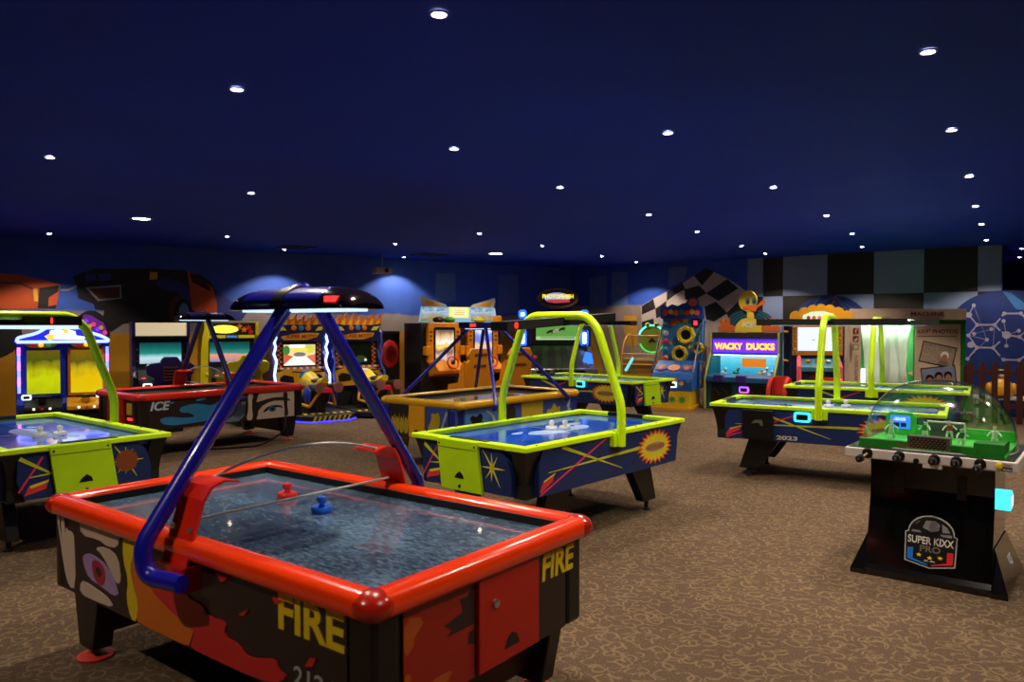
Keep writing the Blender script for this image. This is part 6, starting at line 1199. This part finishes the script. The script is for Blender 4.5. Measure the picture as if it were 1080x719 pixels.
for cx, cz, a, kind in ((0.53, 1.18, -0.22, 0), (0.55, 0.78, 0.12, 1)):
    fnp = turn(cx, cz, a); ph = slab('sample_photo', rect(-0.30, 0.30, -0.19, 0.19), fnp, M('photo_edge', (50, 36, 34), 0.5), pnl, 0.004)
    slab('photo_backdrop', rect(-0.28, 0.28, -0.17, 0.17), fnp, M('photo_pattern', (150, 130, 112), 0.5, var=0.9, scale=30) if kind == 0 else M('photo_sky', (120, 130, 160), 0.5, var=0.5), ph, 0.005)
    for (hu, hw, cap) in (((0.12, -0.04, WHITE),) if kind == 0 else ((-0.16, -0.06, BLACK), (0.0, -0.03, BLACK), (0.16, -0.04, BLACK))):
        slab('photo_shoulders', [(hu - 0.1, -0.17), (hu - 0.07, hw - 0.05), (hu + 0.07, hw - 0.05), (hu + 0.1, -0.17)], fnp, M('photo_cloth', (120, 100, 90), 0.5), ph, 0.006)
        slab('photo_hair', ellipse(hu, hw + 0.05, 0.07, 0.075, 16), fnp, cap, ph, 0.0065); slab('photo_face', ellipse(hu, hw + 0.01, 0.05, 0.062, 14), fnp, M('photo_skin', (170, 110, 80), 0.5), ph, 0.007)
slab('right_edge', rect(0.93, 1.0, 0.0, 1.80), F0, BG, t, 0.03); slab('green_band', rect(0.12, 0.98, 1.72, 1.80), F0, BG, t, 0.02)
lp = slab('left_panel', rect(-1.0, -0.80, 0.0, 1.80), F0, PAPER, t, 0.03)
for k in range(3): slab('icon_tile', rrect(-0.945, -0.845, 1.54 - 0.14 * k, 1.65 - 0.14 * k, 0.015), front(-0.03), PT if k < 2 else M('icon_tan', (130, 100, 84), 0.5), lp, 0.004)
text('icon_letter', 'f', front(-0.034), -0.915, -0.87, 1.56, 1.64, PAPER, lp, 0.003, bold=0.03)
slab('icon_bird', [(-0.93, 1.43), (-0.90, 1.46), (-0.87, 1.48), (-0.86, 1.455), (-0.88, 1.42), (-0.92, 1.415)], front(-0.034), PAPER, lp, 0.003)
slab('icon_square', rrect(-0.93, -0.86, 1.275, 1.355, 0.015), front(-0.034), PAPER, lp, 0.003)
text('panel_lettering', 'PHOTO BOOTH', lambda u, w, d: (-0.87 - w, -0.03 - d, u), 0.72, 1.16, -0.02, 0.04, PT, lp, 0.003)
# curtain with folds, brightened by an added strip before it
cu = MB(); n = 40
for i in range(n + 1):
    u = -0.76 + 0.86 * i / n; dep = 0.12 + 0.022 * sin(i * 0.6) + 0.008 * sin(i * 1.7)
    for z in (0.25, 0.9, 1.4, 1.74): cu.v.append((u + 0.06 * sin(z * 3 + i * 0.2), dep * (1.2 - 0.2 * z / 1.74), z))
for i in range(n):
    for j in range(3): cu.f.append((i * 4 + j, i * 4 + 4 + j, i * 4 + 5 + j, i * 4 + 1 + j))
cur = M('curtain_pale', (226, 242, 228), 0.7)
co = cu.build('curtain', cur, t, True); co.modifiers.new('thick', 'SOLIDIFY').thickness = 0.004
slab('curtain_trim', [(-0.79, 0.4), (-0.70, 0.4), (-0.72, 1.2), (-0.79, 1.74)], front(0.06), M('curtain_green', (40, 170, 80), 0.5), t, 0.004)
MB().box(-0.70, 0.05, 0.3, 0.6, 1.77, 1.795).build('booth_lamp', G('booth_lamp_light', (214, 255, 224), 20.0), t)
MB().box(-0.72, 0.08, 0.02, 0.07, 1.76, 1.795).build('curtain_fill_lamp', G('booth_lamp_light', (226, 255, 226)), t)  # added glowing strip in front of the curtain, brightens its outer face
MB().box(-0.78, -0.72, -0.02, 0.04, 0.5, 0.92).build('strip_lamp', G('strip_white_light', (235, 255, 240), 2.0), t)
slab('sticker', [(0.02, 0.85), (0.1, 0.9), (0.1, 0.8)], front(-0.02), M('sticker_cream', (236, 206, 160), 0.5), t, 0.004)

# ---- low bench with plush toy, picket fence
t = thing('bench', 'low white bench behind the brown picket fence', 'bench', (9.0, 13.62, 0), -34)
MB().box(-0.6, 0.6, -0.16, 0.16, 0.36, 0.42).build('seat_board', M('bench_white', (190, 186, 190), 0.5), t, bevel=0.01)
for s in (-1, 1): MB().box(s * 0.5 - 0.05, s * 0.5 + 0.05, -0.14, 0.14, 0.0, 0.36).build('leg', M('bench_white', (190, 186, 190)), t)
t = thing('plush_toy', 'yellow plush toy sitting on the bench behind the brown fence', 'toy', (8.83, 13.68, 0.42), -25)
MB().lathe([(0.12, 0.0), (0.19, 0.03), (0.205, 0.12), (0.17, 0.24), (0.11, 0.31), (0.06, 0.34)], 18).build('body', GOLD, t, True)
MB().ball((0, 0, 0.38), 0.11, 0.10, 0.11, 14, 8).build('head', M('plush_olive', (150, 130, 60), 0.7), t, True)
MB().ball((0, -0.08, 0.38), 0.045, 0.03, 0.04, 10, 6).build('muzzle', WHITE, t, True)
for s in (-1, 1): MB().ball((s * 0.04, -0.095, 0.42), 0.014, 0.01, 0.016, 8, 6).build('eye', BLACK, t, True); MB().ball((s * 0.19, -0.04, 0.14), 0.06, 0.07, 0.11, 10, 6).build('arm', GOLD, t, True)
t = thing('picket_fence', 'dark brown wooden picket fence at the right edge beside the photo booth', 'fence', (7.86, 13.12, 0), -19)
WOOD = M('fence_brown', (66, 24, 16), 0.5, var=0.3, scale=9)
pm = None
for k in range(9):
    m = MB().prism([(-0.045, 0.0), (0.045, 0.0), (0.045, 1.0), (0.0, 1.07), (-0.045, 1.0)], front(0.0), 0, 0.022) if k == 0 else None
    if k == 0: pm = m.build('picket', WOOD, t); pm.location = (0.06, 0, 0.02)
    else:
        c = pm.copy(); COL.objects.link(c); c.parent = t; c.location = (0.06 + 0.185 * k, 0, 0.02)
for z in (0.28, 0.86): MB().box(0.0, 1.62, 0.0, 0.03, z, z + 0.07).build('fence_rail', WOOD, t)
for x in (0.0, 1.6): MB().box(x - 0.03, x + 0.03, 0.03, 0.09, 0.0, 1.0).build('fence_post', WOOD, t)
# ---- floor cable under the ice table
tag(MB().tube(rounded([(-3.3, 11.0, 0.45), (-3.25, 10.9, 0.2), (-3.5, 10.6, 0.012), (-4.1, 10.3, 0.012), (-4.6, 10.25, 0.012)], 0.15), 0.011, 6).build('power_cable', BLACK, None, True), 'black power cable hanging from the ice hockey table to the carpet', 'cable')
